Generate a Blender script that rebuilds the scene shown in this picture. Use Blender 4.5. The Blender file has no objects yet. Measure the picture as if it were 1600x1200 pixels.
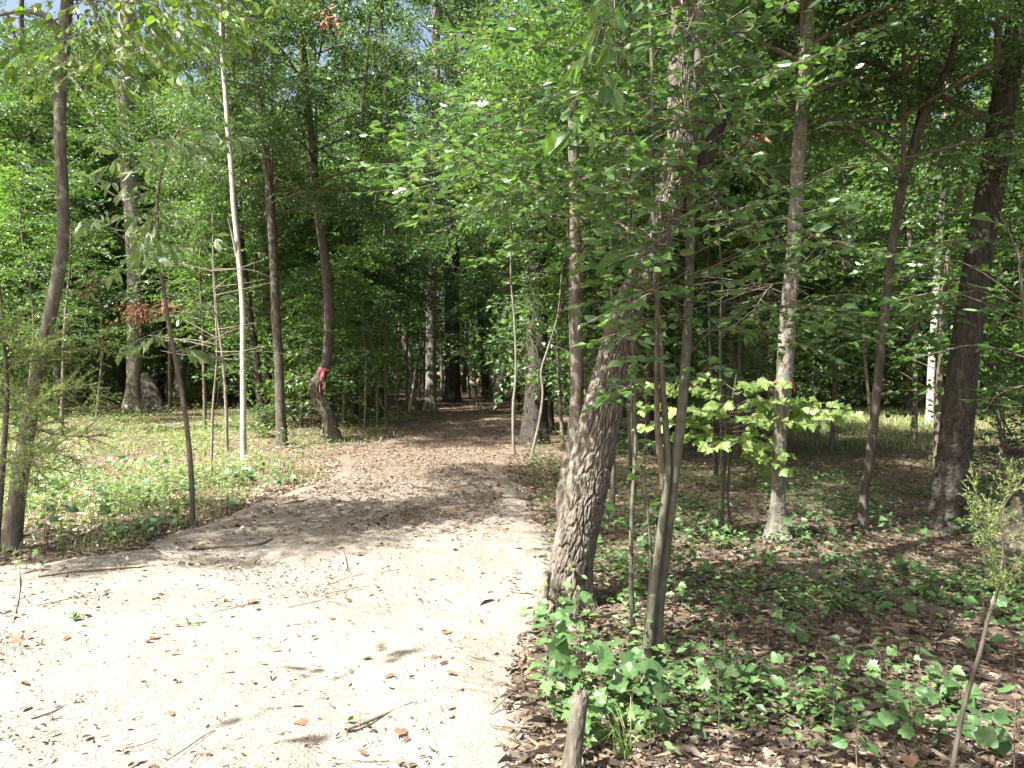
import bpy, math
import numpy as np

# ------------------------------------------------------------------ camera, sky, sun, exposure
scene = bpy.context.scene
COL = scene.collection
CAM_H = 1.55
FPX = 1256.0                     # focal length in pixels of the 1600 px wide picture
PITCH = math.radians(1.14)
cam_data = bpy.data.cameras.new('camera')
cam_data.sensor_width = 36.0
cam_data.lens = 36.0 * FPX / 1600.0
cam_data.clip_start = 0.05
cam_data.clip_end = 1500.0
cam = bpy.data.objects.new('camera', cam_data)
cam.location = (0, 0, CAM_H)
cam.rotation_euler = (math.radians(90) - PITCH, 0, 0)
COL.objects.link(cam)
scene.camera = cam

SUN_EL = math.radians(57)
SUN_AZ = math.atan2(-0.80, -0.60)          # direction towards the sun, measured from +Y towards +X
SUN = np.array([math.sin(SUN_AZ) * math.cos(SUN_EL), math.cos(SUN_AZ) * math.cos(SUN_EL), math.sin(SUN_EL)])
world = bpy.data.worlds.new('World')
scene.world = world
world.use_nodes = True
wn = world.node_tree
wn.nodes.clear()
sky = wn.nodes.new('ShaderNodeTexSky')
sky.sky_type = 'NISHITA'
sky.sun_disc = False
sky.sun_elevation = SUN_EL
sky.sun_rotation = SUN_AZ
sky.air_density = 1.0
sky.dust_density = 7.0
sky.ozone_density = 1.0
bg = wn.nodes.new('ShaderNodeBackground')
bg.inputs['Strength'].default_value = 0.075
wo = wn.nodes.new('ShaderNodeOutputWorld')
wn.links.new(sky.outputs[0], bg.inputs[0])
wn.links.new(bg.outputs[0], wo.inputs[0])
sun_data = bpy.data.lights.new('sun', 'SUN')
sun_data.energy = 5.0
sun_data.angle = math.radians(0.53)
sun_data.color = (1.0, 0.98, 0.935)
sun = bpy.data.objects.new('sun', sun_data)
from mathutils import Vector, Matrix, Euler
sun.rotation_euler = Vector(SUN).to_track_quat('Z', 'Y').to_euler()
COL.objects.link(sun)
scene.view_settings.view_transform = 'Standard'
scene.view_settings.look = 'None'
scene.view_settings.gamma = 1.0
scene.view_settings.use_curve_mapping = False
scene.view_settings.exposure = 2.15
scene.render.engine = 'CYCLES'
cy = scene.cycles
cy.max_bounces = 7
cy.diffuse_bounces = 4
cy.glossy_bounces = 2
cy.transmission_bounces = 4
cy.transparent_max_bounces = 4
cy.sample_clamp_indirect = 6.0
cy.use_adaptive_sampling = True
cy.adaptive_threshold = 0.015
cy.use_denoising = True

# ------------------------------------------------------------------ small maths
def RNG(s): return np.random.default_rng(s)
def nrm(v):
    v = np.asarray(v, float)
    return v / np.maximum(np.linalg.norm(v, axis=-1, keepdims=True), 1e-9)
def _hash(*a):
    h = np.zeros(np.broadcast(*a).shape, np.uint64) + np.uint64(1469598103934665603)
    for q in a:
        h = (h ^ (np.asarray(q, np.int64).astype(np.uint64) & np.uint64(0xffffffff))) * np.uint64(1099511628211)
        h ^= h >> np.uint64(29)
    h *= np.uint64(0xbf58476d1ce4e5b9)
    h ^= h >> np.uint64(32)
    return (h & np.uint64(0xffffff)).astype(float) / float(0xffffff)
def vnoise(*xs, seed=0):
    xs = [np.asarray(x, float) for x in xs]
    fl = [np.floor(x).astype(np.int64) for x in xs]
    fr = [x - f for x, f in zip(xs, fl)]
    fr = [t * t * (3 - 2 * t) for t in fr]
    out = 0
    n = len(xs)
    for c in range(2 ** n):
        w = 1; ids = []
        for k in range(n):
            b = (c >> k) & 1
            ids.append(fl[k] + b)
            w = w * (fr[k] if b else 1 - fr[k])
        out = out + w * _hash(*ids, np.int64(seed))
    return out * 2 - 1
def worley(u, v, nu, seed=0):
    """F2-F1 of jittered cells, periodic in u with nu cells."""
    iu = np.floor(u).astype(np.int64); iv = np.floor(v).astype(np.int64)
    f1 = np.full(u.shape, 9.0); f2 = np.full(u.shape, 9.0)
    for a in (-1, 0, 1):
        for b in (-1, 0, 1):
            cu = iu + a; cv = iv + b
            pu = cu + _hash(cu % nu, cv, np.int64(seed)); pv = cv + _hash(cu % nu, cv, np.int64(seed + 7))
            d = np.hypot(pu - u, pv - v)
            f2 = np.minimum(f2, np.maximum(d, f1)); f1 = np.minimum(f1, d)
    return f2 - f1
def ground_z(x, y):
    x = np.asarray(x, float); y = np.asarray(y, float)
    return 0.07 * vnoise(x * .25, y * .25, seed=3) + 0.022 * vnoise(x * 1.1, y * 1.1, seed=4)
CP, SP = math.cos(PITCH), math.sin(PITCH)
def px(x, y, D):
    """the point at distance D (along +Y) seen at pixel (x, y) of the 1600 x 1200 picture"""
    a = (x - 800) / FPX; b = -(y - 600) / FPX
    dy = CP + SP * b; dz = -SP + CP * b
    return np.array([a / dy * D, D, CAM_H + dz / dy * D])
def depth_of(y):
    b = -(y - 600) / FPX
    return -CAM_H / ((-SP + CP * b) / (CP + SP * b))
def gpx(x, y):
    p = px(x, y, depth_of(y)); p[2] = float(ground_z(p[0], p[1])); return p
def catmull(P, n, warp=1.):
    P = np.asarray(P, float)
    if len(P) == 2:
        t = np.linspace(0, 1, n)[:, None]; return P[0] * (1 - t) + P[1] * t
    Q = np.vstack([2 * P[0] - P[1], P, 2 * P[-1] - P[-2]])
    t = np.linspace(0, 1, n) ** warp * (len(P) - 1 - 1e-6); i = t.astype(int); f = (t - i)[:, None]
    a, b, c, d = Q[i], Q[i + 1], Q[i + 2], Q[i + 3]
    return .5 * (2 * b + (c - a) * f + (2 * a - 5 * b + 4 * c - d) * f ** 2 + (3 * b - a - 3 * c + d) * f ** 3)

# ------------------------------------------------------------------ mesh building
class Geo:
    def __init__(s): s.V = []; s.F = []; s.n = 0
    def add(s, V, F, mat=0, tint=0.5, smooth=False):
        V = np.asarray(V, float).reshape(-1, 3); F = np.asarray(F, np.int64)
        s.V.append((V, np.broadcast_to(np.asarray(tint, float), (len(V),))))
        s.F.append((F + s.n, mat, smooth)); s.n += len(V)
    def mesh(s, name, mats):
        me = bpy.data.meshes.new(name)
        if s.n:
            V = np.concatenate([v for v, _ in s.V]); T = np.concatenate([t for _, t in s.V])
            loops = np.concatenate([f.ravel() for f, _, _ in s.F])
            tot = np.concatenate([np.full(len(f), f.shape[1]) for f, _, _ in s.F])
            mi = np.concatenate([np.full(len(f), m) for f, m, _ in s.F])
            sm = np.concatenate([np.full(len(f), q) for f, _, q in s.F])
            me.vertices.add(len(V)); me.vertices.foreach_set('co', V.astype(np.float32).ravel())
            me.loops.add(len(loops)); me.loops.foreach_set('vertex_index', loops.astype(np.int32))
            me.polygons.add(len(tot))
            st = np.concatenate([[0], np.cumsum(tot)[:-1]])
            me.polygons.foreach_set('loop_start', st.astype(np.int32))
            me.polygons.foreach_set('loop_total', tot.astype(np.int32))
            me.polygons.foreach_set('material_index', mi.astype(np.int32))
            me.polygons.foreach_set('use_smooth', sm.astype(bool))
            at = me.attributes.new('tint', 'FLOAT', 'POINT'); at.data.foreach_set('value', T.astype(np.float32))
            me.update(calc_edges=True)
        for m in (mats if isinstance(mats, (list, tuple)) else [mats]): me.materials.append(m)
        return me
def link(name, data, parent=None, loc=(0, 0, 0), rot=(0, 0, 0), scale=(1, 1, 1)):
    o = bpy.data.objects.new(name, data); COL.objects.link(o)
    o.location = loc; o.rotation_euler = rot; o.scale = scale if hasattr(scale, '__len__') else (scale,) * 3
    if parent: o.parent = parent
    return o
def tag(o, label=None, cat=None, group=None, kind=None):
    if label: o['label'] = label
    if cat: o['category'] = cat
    if group: o['group'] = group
    if kind: o['kind'] = kind
    return o
def empty(name, loc, label, cat, group=None):
    o = link(name, None, loc=tuple(float(q) for q in loc)); o.empty_display_size = .2
    return tag(o, label, cat, group)
def copy_tree(o, parent=None, **kw):
    c = o.copy(); COL.objects.link(c); c.parent = parent
    for ch in o.children: copy_tree(ch, c)
    return c

def tube(g, P, R, sides=8, mat=0, tint=.5, smooth=True, bark=None, cap=True, flare=None):
    """bark = (cell_width, cell_length, depth, seed); flare = (height, amount, lobes)"""
    P = np.asarray(P, float); R = np.broadcast_to(np.asarray(R, float), (len(P),)).copy()
    T = nrm(np.gradient(P, axis=0))
    ref = np.array([1., 0, 0]) if abs(T[0][0]) < .9 else np.array([0, 1., 0])
    Ns = []; n = nrm(ref - T[0] * ref.dot(T[0]))
    for t in T:
        n = nrm(n - t * n.dot(t)); Ns.append(n)
    Ns = np.array(Ns); Bs = np.cross(T, Ns)
    a = np.linspace(0, 2 * np.pi, sides, endpoint=False)
    S = np.concatenate([[0], np.cumsum(np.linalg.norm(np.diff(P, axis=0), axis=1))])
    rr = R[:, None] * np.ones(sides)
    if flare:
        fh, fa, lob = flare
        k = np.exp(-(S / fh) ** 1.3)[:, None]
        rr = rr * (1 + k * fa * (.75 + .55 * np.cos(a[None] * lob + 1.3 + .8 * np.cos(a[None]))))
    if bark:
        cw, cl, dep, sd = bark
        nu = max(5, int(round(2 * np.pi * R.mean() / cw)))
        U = a[None] / (2 * np.pi) * nu + .55 * vnoise(S[:, None] / cl * .9, a[None] * 0 + 1.5, seed=sd) ; W = S[:, None] / cl + 0 * a[None]
        W = W + .5 * vnoise(np.cos(a)[None] * 3 + 0 * W, np.sin(a)[None] * 3 + 0 * W, seed=sd + 1)
        d = worley(U + 100 * nu, W + 50, nu, sd)
        pl = np.clip((d - .05) / .13, 0, 1); pl = pl * pl * (3 - 2 * pl)
        ca, sa = np.cos(a)[None], np.sin(a)[None]
        big = vnoise(ca * 1.3 + 0 * W, sa * 1.3 + 0 * W, S[:, None] * 1.6 + 0 * ca, seed=sd + 2)
        fine = vnoise(ca * R.mean() / cw * 6 + 0 * W, sa * R.mean() / cw * 6 + 0 * W, S[:, None] / cl * 7 + 0 * ca, seed=sd + 5)
        rr = rr + dep * (pl - 1) + dep * .35 * fine + R[:, None] * .07 * big
    V = P[:, None] + rr[..., None] * (np.cos(a)[None, :, None] * Ns[:, None] + np.sin(a)[None, :, None] * Bs[:, None])
    m, k = len(P), sides
    i = np.arange(m - 1)[:, None] * k; j = np.arange(k)[None]; j2 = (j + 1) % k
    F = np.stack([i + j, i + j2, i + k + j2, i + k + j], -1).reshape(-1, 4)
    g.add(V.reshape(-1, 3), F, mat, tint, smooth)
    if cap:
        g.add(V[-1], [list(range(k))] if k > 2 else np.zeros((0, 3)), mat, tint, False)

# leaf outlines: x along the leaf, y across, z up
def fan(outline, lift=.08):
    o = np.array(outline, float); h = len(o)
    pts = [(0, 0, 0)] + [(x, y, -lift * 2.2 * (x - .4) ** 2 + lift * abs(y) * 1.6) for x, y in o]
    ctr = (.45, 0, -.02)
    V = np.array([ctr] + pts); n = h + 1
    F = [(0, 1 + q, 1 + (q + 1) % n) for q in range(n)]
    return V, np.array(F)
LEAF_RHOMB = (np.array([(0, 0, 0), (.42, -.3, .07), (1, 0, -.06), (.42, .3, .07)]), np.array([(0, 1, 2), (0, 2, 3)]))
LEAF_OVAL = (np.array([(0, 0, 0), (.3, -.22, .05), (.66, -.22, .04), (1, 0, -.08), (.66, .22, .04), (.3, .22, .05)]),
             np.array([(0, 1, 2, 3), (0, 3, 4, 5)]))
LEAF_LANCE = (np.array([(0, 0, 0), (.3, -.13, .03), (.7, -.12, .02), (1, 0, -.1), (.7, .12, .02), (.3, .13, .03)]),
              np.array([(0, 1, 2, 3), (0, 3, 4, 5)]))
_mh = [(.02, -.16), (-.02, -.34), (.16, -.36), (.22, -.5), (.34, -.42), (.44, -.56), (.5, -.38), (.5, -.26), (.72, -.3), (.7, -.16), (.84, -.14), (1.0, 0)]
LEAF_MAPLE = fan(_mh + [(x, -y) for x, y in _mh[:-1]][::-1], .1)
_br = [(-.08, -.22), (.06, -.42), (.28, -.5), (.52, -.42), (.78, -.24), (1.0, 0)]
LEAF_BROAD = fan(_br + [(x, -y) for x, y in _br[:-1]][::-1], .12)
_tu = [(-.02, -.2), (.04, -.44), (.22, -.5), (.36, -.36), (.58, -.46), (.74, -.3), (.92, -.24), (.86, 0)]
LEAF_TULIP = fan(_tu + [(x, -y) for x, y in _tu[:-1]][::-1], .1)
_ok = [(.1, -.08), (.2, -.2), (.3, -.1), (.42, -.26), (.54, -.13), (.66, -.27), (.8, -.16), (1, 0)]
LEAF_OAK = fan(_ok + [(x, -y) for x, y in _ok[:-1]][::-1], .14)

def add_leaves(g, P, X, N, size, tmpl, mat=1, tint=None, rng=None, curl=None):
    P = np.asarray(P, float)
    if not len(P): return
    X = nrm(X); Y = nrm(np.cross(N, X)); N = np.cross(X, Y)
    V, F = tmpl
    s = np.broadcast_to(np.asarray(size, float), (len(P),))[:, None, None]
    c = 1 if curl is None else np.asarray(curl)[:, None, None]
    W = P[:, None] + s * (V[None, :, 0:1] * X[:, None] + V[None, :, 1:2] * Y[:, None] + c * V[None, :, 2:3] * N[:, None])
    k = len(V)
    FF = (F[None] + (np.arange(len(P)) * k)[:, None, None]).reshape(-1, F.shape[1])
    if tint is None: tint = rng.random(len(P))
    g.add(W.reshape(-1, 3), FF, mat, np.repeat(tint, k), False)

class Leaves:
    """gathers leaf positions, so that a whole crown is written in one go"""
    def __init__(s): s.a = []
    def add(s, P, X, N, S): s.a.append((np.atleast_2d(P), np.atleast_2d(X), np.atleast_2d(N), np.atleast_1d(S)))
    def get(s): return [np.concatenate([q[i] for q in s.a]) for i in range(4)]

def spray(L, TW, start, end, rng, leaf=.09, spacing=.07, side=.42, sag=.08, tilt=.45, up=(0, 0, 1), twig_r=.006, droop=0., tw_sides=3, first=.12, twig_gap=.11):
    """a bough: main axis from start to end, side twigs alternating in one plane, leaves alternating on them"""
    A = np.asarray(start, float); B = np.asarray(end, float)
    d = B - A; ln = np.linalg.norm(d)
    if ln < 1e-4: return
    d = d / ln; U = np.asarray(up, float)
    mid = (A + B) / 2 + U * sag * ln + rng.normal(0, .04 * ln, 3)
    n = 8
    P = catmull([A, mid, B], n)
    TW.append((P, np.linspace(twig_r, twig_r * .35, n)))
    W = nrm(np.cross(U, d)) if abs(d.dot(U)) < .97 else np.array([1., 0, 0])
    pos = first * ln; s = 1 if rng.random() < .5 else -1
    LP = []; LX = []; LN = []
    def along(t):
        q = t * (n - 1); i = min(int(q), n - 2); f = q - i
        return P[i] * (1 - f) + P[i + 1] * f, nrm(P[i + 1] - P[i])
    while pos < ln:
        t = pos / ln
        c, ax = along(t)
        tl = side * ln * (.35 + .65 * math.sin(math.pi * min(1, .25 + .75 * (1 - t)) * .62)) * (.6 + .6 * rng.random())
        tl = min(tl, .75)
        ang = rng.normal(.95, .2)
        td = nrm(ax * math.cos(ang) + s * W * math.sin(ang) + U * rng.normal(-.03 - droop, .16))
        e = c + td * tl + U * (-.1 * tl)
        if tl > leaf * .7:
            TW.append((np.array([c, (c + e) / 2 + U * .03 * tl, e]), np.array([twig_r * .55, twig_r * .4, twig_r * .2])))
        m = max(2, int(tl / spacing))
        tt = (np.arange(m) + .6 + rng.normal(0, .2, m)) / m
        sg = np.where(np.arange(m) % 2 == 0, 1, -1)
        pp = c + (e - c) * tt[:, None]
        w2 = nrm(np.cross(U, td))
        la = rng.normal(.8, .3, m)
        lx = td * np.cos(la)[:, None] + w2 * (np.sin(la) * sg)[:, None] + U * rng.normal(-.12 - droop * 1.5, .2, m)[:, None]
        LP.append(pp); LX.append(lx)
        LP.append(e[None]); LX.append(td[None])
        pos += twig_gap * (.6 + .8 * rng.random()); s = -s
    LP.append(B[None]); LX.append(d[None])
    LP = np.concatenate(LP); LX = nrm(np.concatenate(LX))
    LN = U + rng.normal(0, tilt, LP.shape)
    L.add(LP, LX, LN, leaf * np.clip(rng.normal(1, .3, len(LP)), .35, 1.7))

def flush(g, L, TW, tmpl, rng, leafmat=1, twmat=0, tw_sides=3, tint=None, cull=None):
    for P, R in TW: tube(g, P, R, tw_sides, twmat, .5, True, cap=False)
    if L.a:
        P, X, N, S = L.get()
        if cull is not None:
            k = cull(P, rng); P, X, N, S = P[k], X[k], N[k], S[k]
        ti = np.clip(rng.random(len(P)) * .8 + .2 * vnoise(P[:, 0] * .8, P[:, 1] * .8, P[:, 2] * .8, seed=9), 0, 1) if tint is None else tint[0] + (tint[1] - tint[0]) * rng.random(len(P))
        add_leaves(g, P, X, N, S, tmpl, leafmat, ti, None, rng.uniform(-1., 3.5, len(P)))

def sun_gap(spots, keep=.06, clump=False):
    """cuts leaves out of the crowns along the rays to the sun, so that these spots are lit"""
    def f(P, rng):
        k = np.ones(len(P), bool) if not clump else vnoise(P[:, 0] * 1.5, P[:, 1] * 1.5, P[:, 2] * 1.5, seed=14) > -.12
        for (c, r) in spots:
            q = P - np.asarray(c, float)
            t = q @ SUN
            d = np.linalg.norm(q - t[:, None] * SUN, axis=1)
            k &= ~((d < r * (.8 + .4 * vnoise(P[:, 0] * 1.5, P[:, 1] * 1.5, seed=2))) & (t > .8) & (rng.random(len(P)) > keep))
        return k
    return f

# ------------------------------------------------------------------ materials
def mat_new(name):
    m = bpy.data.materials.new(name); m.use_nodes = True
    nt = m.node_tree; nt.nodes.clear()
    out = nt.nodes.new('ShaderNodeOutputMaterial')
    return m, nt, out
def ramp(nt, stops, interp='LINEAR'):
    r = nt.nodes.new('ShaderNodeValToRGB'); cr = r.color_ramp; cr.interpolation = interp
    while len(cr.elements) < len(stops): cr.elements.new(.5)
    for e, (p, c) in zip(cr.elements, stops): e.position = p; e.color = (*c, 1)
    return r
def noise(nt, scale, detail=4, rough=.55, vec=None, dist=0):
    n = nt.nodes.new('ShaderNodeTexNoise'); n.inputs['Scale'].default_value = scale
    n.inputs['Detail'].default_value = detail; n.inputs['Roughness'].default_value = rough; n.inputs['Distortion'].default_value = dist
    if vec: nt.links.new(vec, n.inputs['Vector'])
    return n
def leaf_mat(name, stops, trans=.38, rough=.42, tcol=(1.25, 1.35, .55), spec=.5, sat=.86):
    m, nt, out = mat_new(name); L = nt.links
    at = nt.nodes.new('ShaderNodeAttribute'); at.attribute_name = 'tint'
    r = ramp(nt, stops); L.new(at.outputs['Fac'], r.inputs[0])
    oi = nt.nodes.new('ShaderNodeObjectInfo')
    hs = nt.nodes.new('ShaderNodeHueSaturation'); hs.inputs['Saturation'].default_value = sat
    mr = nt.nodes.new('ShaderNodeMapRange'); mr.inputs[3].default_value = .78; mr.inputs[4].default_value = 1.2
    L.new(oi.outputs['Random'], mr.inputs[0]); L.new(mr.outputs[0], hs.inputs['Value']); L.new(r.outputs[0], hs.inputs['Color'])
    p = nt.nodes.new('ShaderNodeBsdfPrincipled'); L.new(hs.outputs[0], p.inputs['Base Color'])
    p.inputs['Roughness'].default_value = rough; p.inputs['Specular IOR Level'].default_value = spec
    mu = nt.nodes.new('ShaderNodeMix'); mu.data_type = 'RGBA'; mu.blend_type = 'MULTIPLY'; mu.inputs[0].default_value = 1
    L.new(hs.outputs[0], mu.inputs[6]); mu.inputs[7].default_value = (*tcol, 1)
    t = nt.nodes.new('ShaderNodeBsdfTranslucent'); L.new(mu.outputs[2], t.inputs[0])
    mx = nt.nodes.new('ShaderNodeMixShader'); mx.inputs[0].default_value = trans
    L.new(p.outputs[0], mx.inputs[1]); L.new(t.outputs[0], mx.inputs[2]); L.new(mx.outputs[0], out.inputs[0])
    return m
def bark_mat(name, dark, mid, light, scale=6., lichen=None, lich_amt=.5, bump=.5, stretch=.22):
    m, nt, out = mat_new(name); L = nt.links
    tc = nt.nodes.new('ShaderNodeTexCoord')
    mp = nt.nodes.new('ShaderNodeMapping'); mp.inputs['Scale'].default_value = (1, 1, stretch); L.new(tc.outputs['Object'], mp.inputs[0])
    n1 = noise(nt, scale * 5, 6, .65, mp.outputs[0], .6)
    n2 = noise(nt, scale * .5, 3, .5, tc.outputs['Object'])
    r = ramp(nt, [(.3, dark), (.5, mid), (.72, light)]); L.new(n1.outputs[0], r.inputs[0])
    col = r.outputs[0]
    if lichen:
        n3 = noise(nt, scale * 1.1, 6, .7, tc.outputs['Object'], .3)
        r3 = ramp(nt, [(lich_amt, (0, 0, 0)), (lich_amt + .07, (1, 1, 1))]); L.new(n3.outputs[0], r3.inputs[0])
        mx = nt.nodes.new('ShaderNodeMix'); mx.data_type = 'RGBA'; L.new(r3.outputs[0], mx.inputs[0]); L.new(col, mx.inputs[6]); mx.inputs[7].default_value = (*lichen, 1)
        col = mx.outputs[2]
    hs = nt.nodes.new('ShaderNodeHueSaturation'); mr = nt.nodes.new('ShaderNodeMapRange'); mr.inputs[3].default_value = .7; mr.inputs[4].default_value = 1.3
    L.new(n2.outputs[0], mr.inputs[0]); L.new(mr.outputs[0], hs.inputs['Value']); L.new(col, hs.inputs['Color'])
    p = nt.nodes.new('ShaderNodeBsdfPrincipled'); L.new(hs.outputs[0], p.inputs['Base Color']); p.inputs['Roughness'].default_value = .9
    p.inputs['Specular IOR Level'].default_value = .2
    b = nt.nodes.new('ShaderNodeBump'); b.inputs['Strength'].default_value = bump; b.inputs['Distance'].default_value = .02
    L.new(n1.outputs[0], b.inputs['Height']); L.new(b.outputs[0], p.inputs['Normal']); L.new(p.outputs[0], out.inputs[0])
    return m
def plain_mat(name, c, rough=.7, var=.2, scale=20, trans=0):
    m, nt, out = mat_new(name); L = nt.links
    tc = nt.nodes.new('ShaderNodeTexCoord'); n = noise(nt, scale, 4, .6, tc.outputs['Object'])
    r = ramp(nt, [(.3, tuple(q * (1 - var) for q in c)), (.7, tuple(min(1, q * (1 + var)) for q in c))]); L.new(n.outputs[0], r.inputs[0])
    p = nt.nodes.new('ShaderNodeBsdfPrincipled'); L.new(r.outputs[0], p.inputs['Base Color']); p.inputs['Roughness'].default_value = rough
    p.inputs['Specular IOR Level'].default_value = .3
    L.new(p.outputs[0], out.inputs[0])
    return m
G_DK, G_MD, G_LT, G_YL = (.038, .092, .022), (.064, .146, .034), (.10, .205, .048), (.22, .24, .05)
M_LEAF = leaf_mat('canopy_leaf', [(0, G_DK), (.4, G_MD), (.8, G_LT), (.92, (.13, .21, .04)), (1, G_YL)], .45, tcol=(1.5, 1.5, .5))
M_LEAF2 = leaf_mat('canopy_leaf_cool', [(0, (.042, .088, .026)), (.5, (.070, .135, .040)), (.9, (.108, .19, .058)), (1, (.16, .21, .07))], .42, .4)
M_LEAFU = leaf_mat('understory_leaf', [(0, (.047, .108, .026)), (.5, (.080, .17, .040)), (.9, (.13, .235, .062)), (1, (.19, .26, .075))], .45, .38, tcol=(1.45, 1.45, .5))
M_LEAFN = leaf_mat('glossy_leaf', [(0, (.040, .10, .024)), (.4, (.072, .165, .038)), (.8, (.12, .225, .058)), (.95, (.18, .26, .08)), (1, (.3, .26, .07))], .42, .33, spec=.65)
M_YEL = leaf_mat('yellow_green_leaf', [(0, (.10, .20, .02)), (.6, (.16, .27, .03)), (.93, (.24, .30, .04)), (1, (.4, .2, .04))], .5, .45)
M_MAPLE = leaf_mat('maple_leaf', [(0, (.18, .28, .065)), (1, (.27, .38, .105))], .42, .45, sat=.95)
M_PALE = leaf_mat('pale_compound_leaf', [(0, (.14, .22, .08)), (1, (.22, .31, .14))], .35, .35, spec=.6)
M_SEED = leaf_mat('seedling_leaf', [(0, (.045, .11, .026)), (.5, (.078, .17, .040)), (1, (.15, .24, .06))], .38, .45)
M_GCOV = leaf_mat('ground_cover_leaf', [(0, (.09, .18, .035)), (.5, (.15, .26, .06)), (.9, (.22, .31, .09)), (1, (.33, .32, .16))], .4, .5)
M_CEDAR = leaf_mat('cedar_needle', [(0, (.09, .17, .02)), (.6, (.17, .26, .035)), (1, (.27, .34, .05))], .3, .6)
M_GRASS = leaf_mat('grass_blade', [(0, (.10, .18, .03)), (.5, (.2, .27, .06)), (1, (.38, .36, .16))], .35, .55)
M_DEAD = leaf_mat('dead_leaf', [(0, (.04, .028, .020)), (.3, (.10, .068, .045)), (.6, (.18, .125, .08)), (.8, (.21, .185, .15)), (.95, (.34, .27, .19)), (1, (.36, .14, .05))], .12, .75, (1, .8, .6), .25)
M_RUST = leaf_mat('rust_leaf', [(0, (.14, .06, .032)), (.6, (.25, .12, .06)), (1, (.36, .21, .11))], .25, .7, (1, .8, .5), .25)
M_DRY = leaf_mat('path_debris', [(0, (.05, .035, .025)), (.5, (.12, .085, .058)), (1, (.30, .24, .17))], .05, .8, (1, .8, .6), .2)
B_BROWN = bark_mat('brown_bark', (.040, .034, .026), (.082, .070, .053), (.145, .126, .10), 6, (.17, .19, .13), .62)
B_DARK = bark_mat('dark_bark', (.022, .019, .015), (.046, .040, .032), (.088, .077, .062), 6, (.11, .12, .085), .66)
B_FURROW = bark_mat('furrowed_bark', (.068, .056, .044), (.14, .12, .095), (.25, .22, .18), 5, (.26, .28, .2), .64, .6)
B_GREY = bark_mat('grey_bark', (.09, .078, .06), (.165, .148, .118), (.27, .245, .2), 6, (.24, .26, .185), .55, .35)
B_PALE = bark_mat('pale_bark', (.22, .20, .165), (.36, .335, .285), (.50, .47, .41), 7, (.22, .25, .17), .6, .3)
B_LICH = bark_mat('lichened_bark', (.06, .052, .04), (.115, .10, .077), (.19, .17, .135), 6, (.22, .245, .17), .54, .4)
B_SMOOTH = bark_mat('smooth_bark', (.06, .058, .040), (.105, .10, .072), (.155, .145, .108), 5, (.27, .265, .205), .59, .35, .5)
B_TWIG = bark_mat('twig_bark', (.07, .055, .04), (.14, .11, .085), (.22, .19, .15), 12, None, .5, .2)
B_DRIFT = bark_mat('weathered_wood', (.10, .082, .062), (.20, .168, .13), (.31, .27, .215), 8, None, .5, .4)
M_PINK = leaf_mat('pink_ribbon', [(0, (.62, .07, .17)), (1, (.70, .10, .2))], .3, .35, (1.1, .7, .8))

# ------------------------------------------------------------------ ground and path
def ground_material(name, base, dark, light, spot, bump, fine=140., humus=None):
    m, nt, out = mat_new(name); L = nt.links
    tc = nt.nodes.new('ShaderNodeTexCoord'); v = tc.outputs['Object']
    n1 = noise(nt, 1.3, 8, .72, v, .5); n2 = noise(nt, fine, 3, .7, v); n3 = noise(nt, 18, 6, .68, v, .5)
    r1 = ramp(nt, [(.32, dark), (.52, base), (.72, light)]); L.new(n1.outputs[0], r1.inputs[0])
    r3 = ramp(nt, [(.34, tuple(q * .72 for q in base)), (.55, base), (.75, light)]); L.new(n3.outputs[0], r3.inputs[0])
    mx = nt.nodes.new('ShaderNodeMix'); mx.data_type = 'RGBA'; mx.inputs[0].default_value = .55; L.new(r1.outputs[0], mx.inputs[6]); L.new(r3.outputs[0], mx.inputs[7])
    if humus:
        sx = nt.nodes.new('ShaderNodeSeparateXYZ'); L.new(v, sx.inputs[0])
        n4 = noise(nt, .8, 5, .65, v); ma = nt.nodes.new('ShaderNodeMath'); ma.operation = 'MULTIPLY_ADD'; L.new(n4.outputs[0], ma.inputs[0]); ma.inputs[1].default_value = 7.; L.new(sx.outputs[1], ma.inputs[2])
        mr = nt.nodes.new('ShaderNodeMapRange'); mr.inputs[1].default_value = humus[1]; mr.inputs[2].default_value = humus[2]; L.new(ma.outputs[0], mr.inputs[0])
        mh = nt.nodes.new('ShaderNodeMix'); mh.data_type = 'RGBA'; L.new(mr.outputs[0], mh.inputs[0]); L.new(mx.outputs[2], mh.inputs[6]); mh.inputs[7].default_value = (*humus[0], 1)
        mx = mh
    r2 = ramp(nt, [(.36, (1, 1, 1)), (.46, (0, 0, 0))]); L.new(n2.outputs[0], r2.inputs[0])
    m2 = nt.nodes.new('ShaderNodeMix'); m2.data_type = 'RGBA'; L.new(r2.outputs[0], m2.inputs[0]); L.new(mx.outputs[2], m2.inputs[6]); m2.inputs[7].default_value = (*spot, 1)
    p = nt.nodes.new('ShaderNodeBsdfPrincipled'); L.new(m2.outputs[2], p.inputs['Base Color']); p.inputs['Roughness'].default_value = .95; p.inputs['Specular IOR Level'].default_value = .15
    ad = nt.nodes.new('ShaderNodeMath'); ad.operation = 'MULTIPLY_ADD'; L.new(n3.outputs[0], ad.inputs[0]); ad.inputs[1].default_value = 2.; L.new(n2.outputs[0], ad.inputs[2])
    b = nt.nodes.new('ShaderNodeBump'); b.inputs['Strength'].default_value = bump; b.inputs['Distance'].default_value = .012
    L.new(ad.outputs[0], b.inputs['Height']); L.new(b.outputs[0], p.inputs['Normal']); L.new(p.outputs[0], out.inputs[0])
    return m
M_FLOOR = ground_material('forest_soil', (.125, .092, .062), (.08, .06, .042), (.22, .17, .12), (.06, .042, .03), .8, 90)
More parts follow.
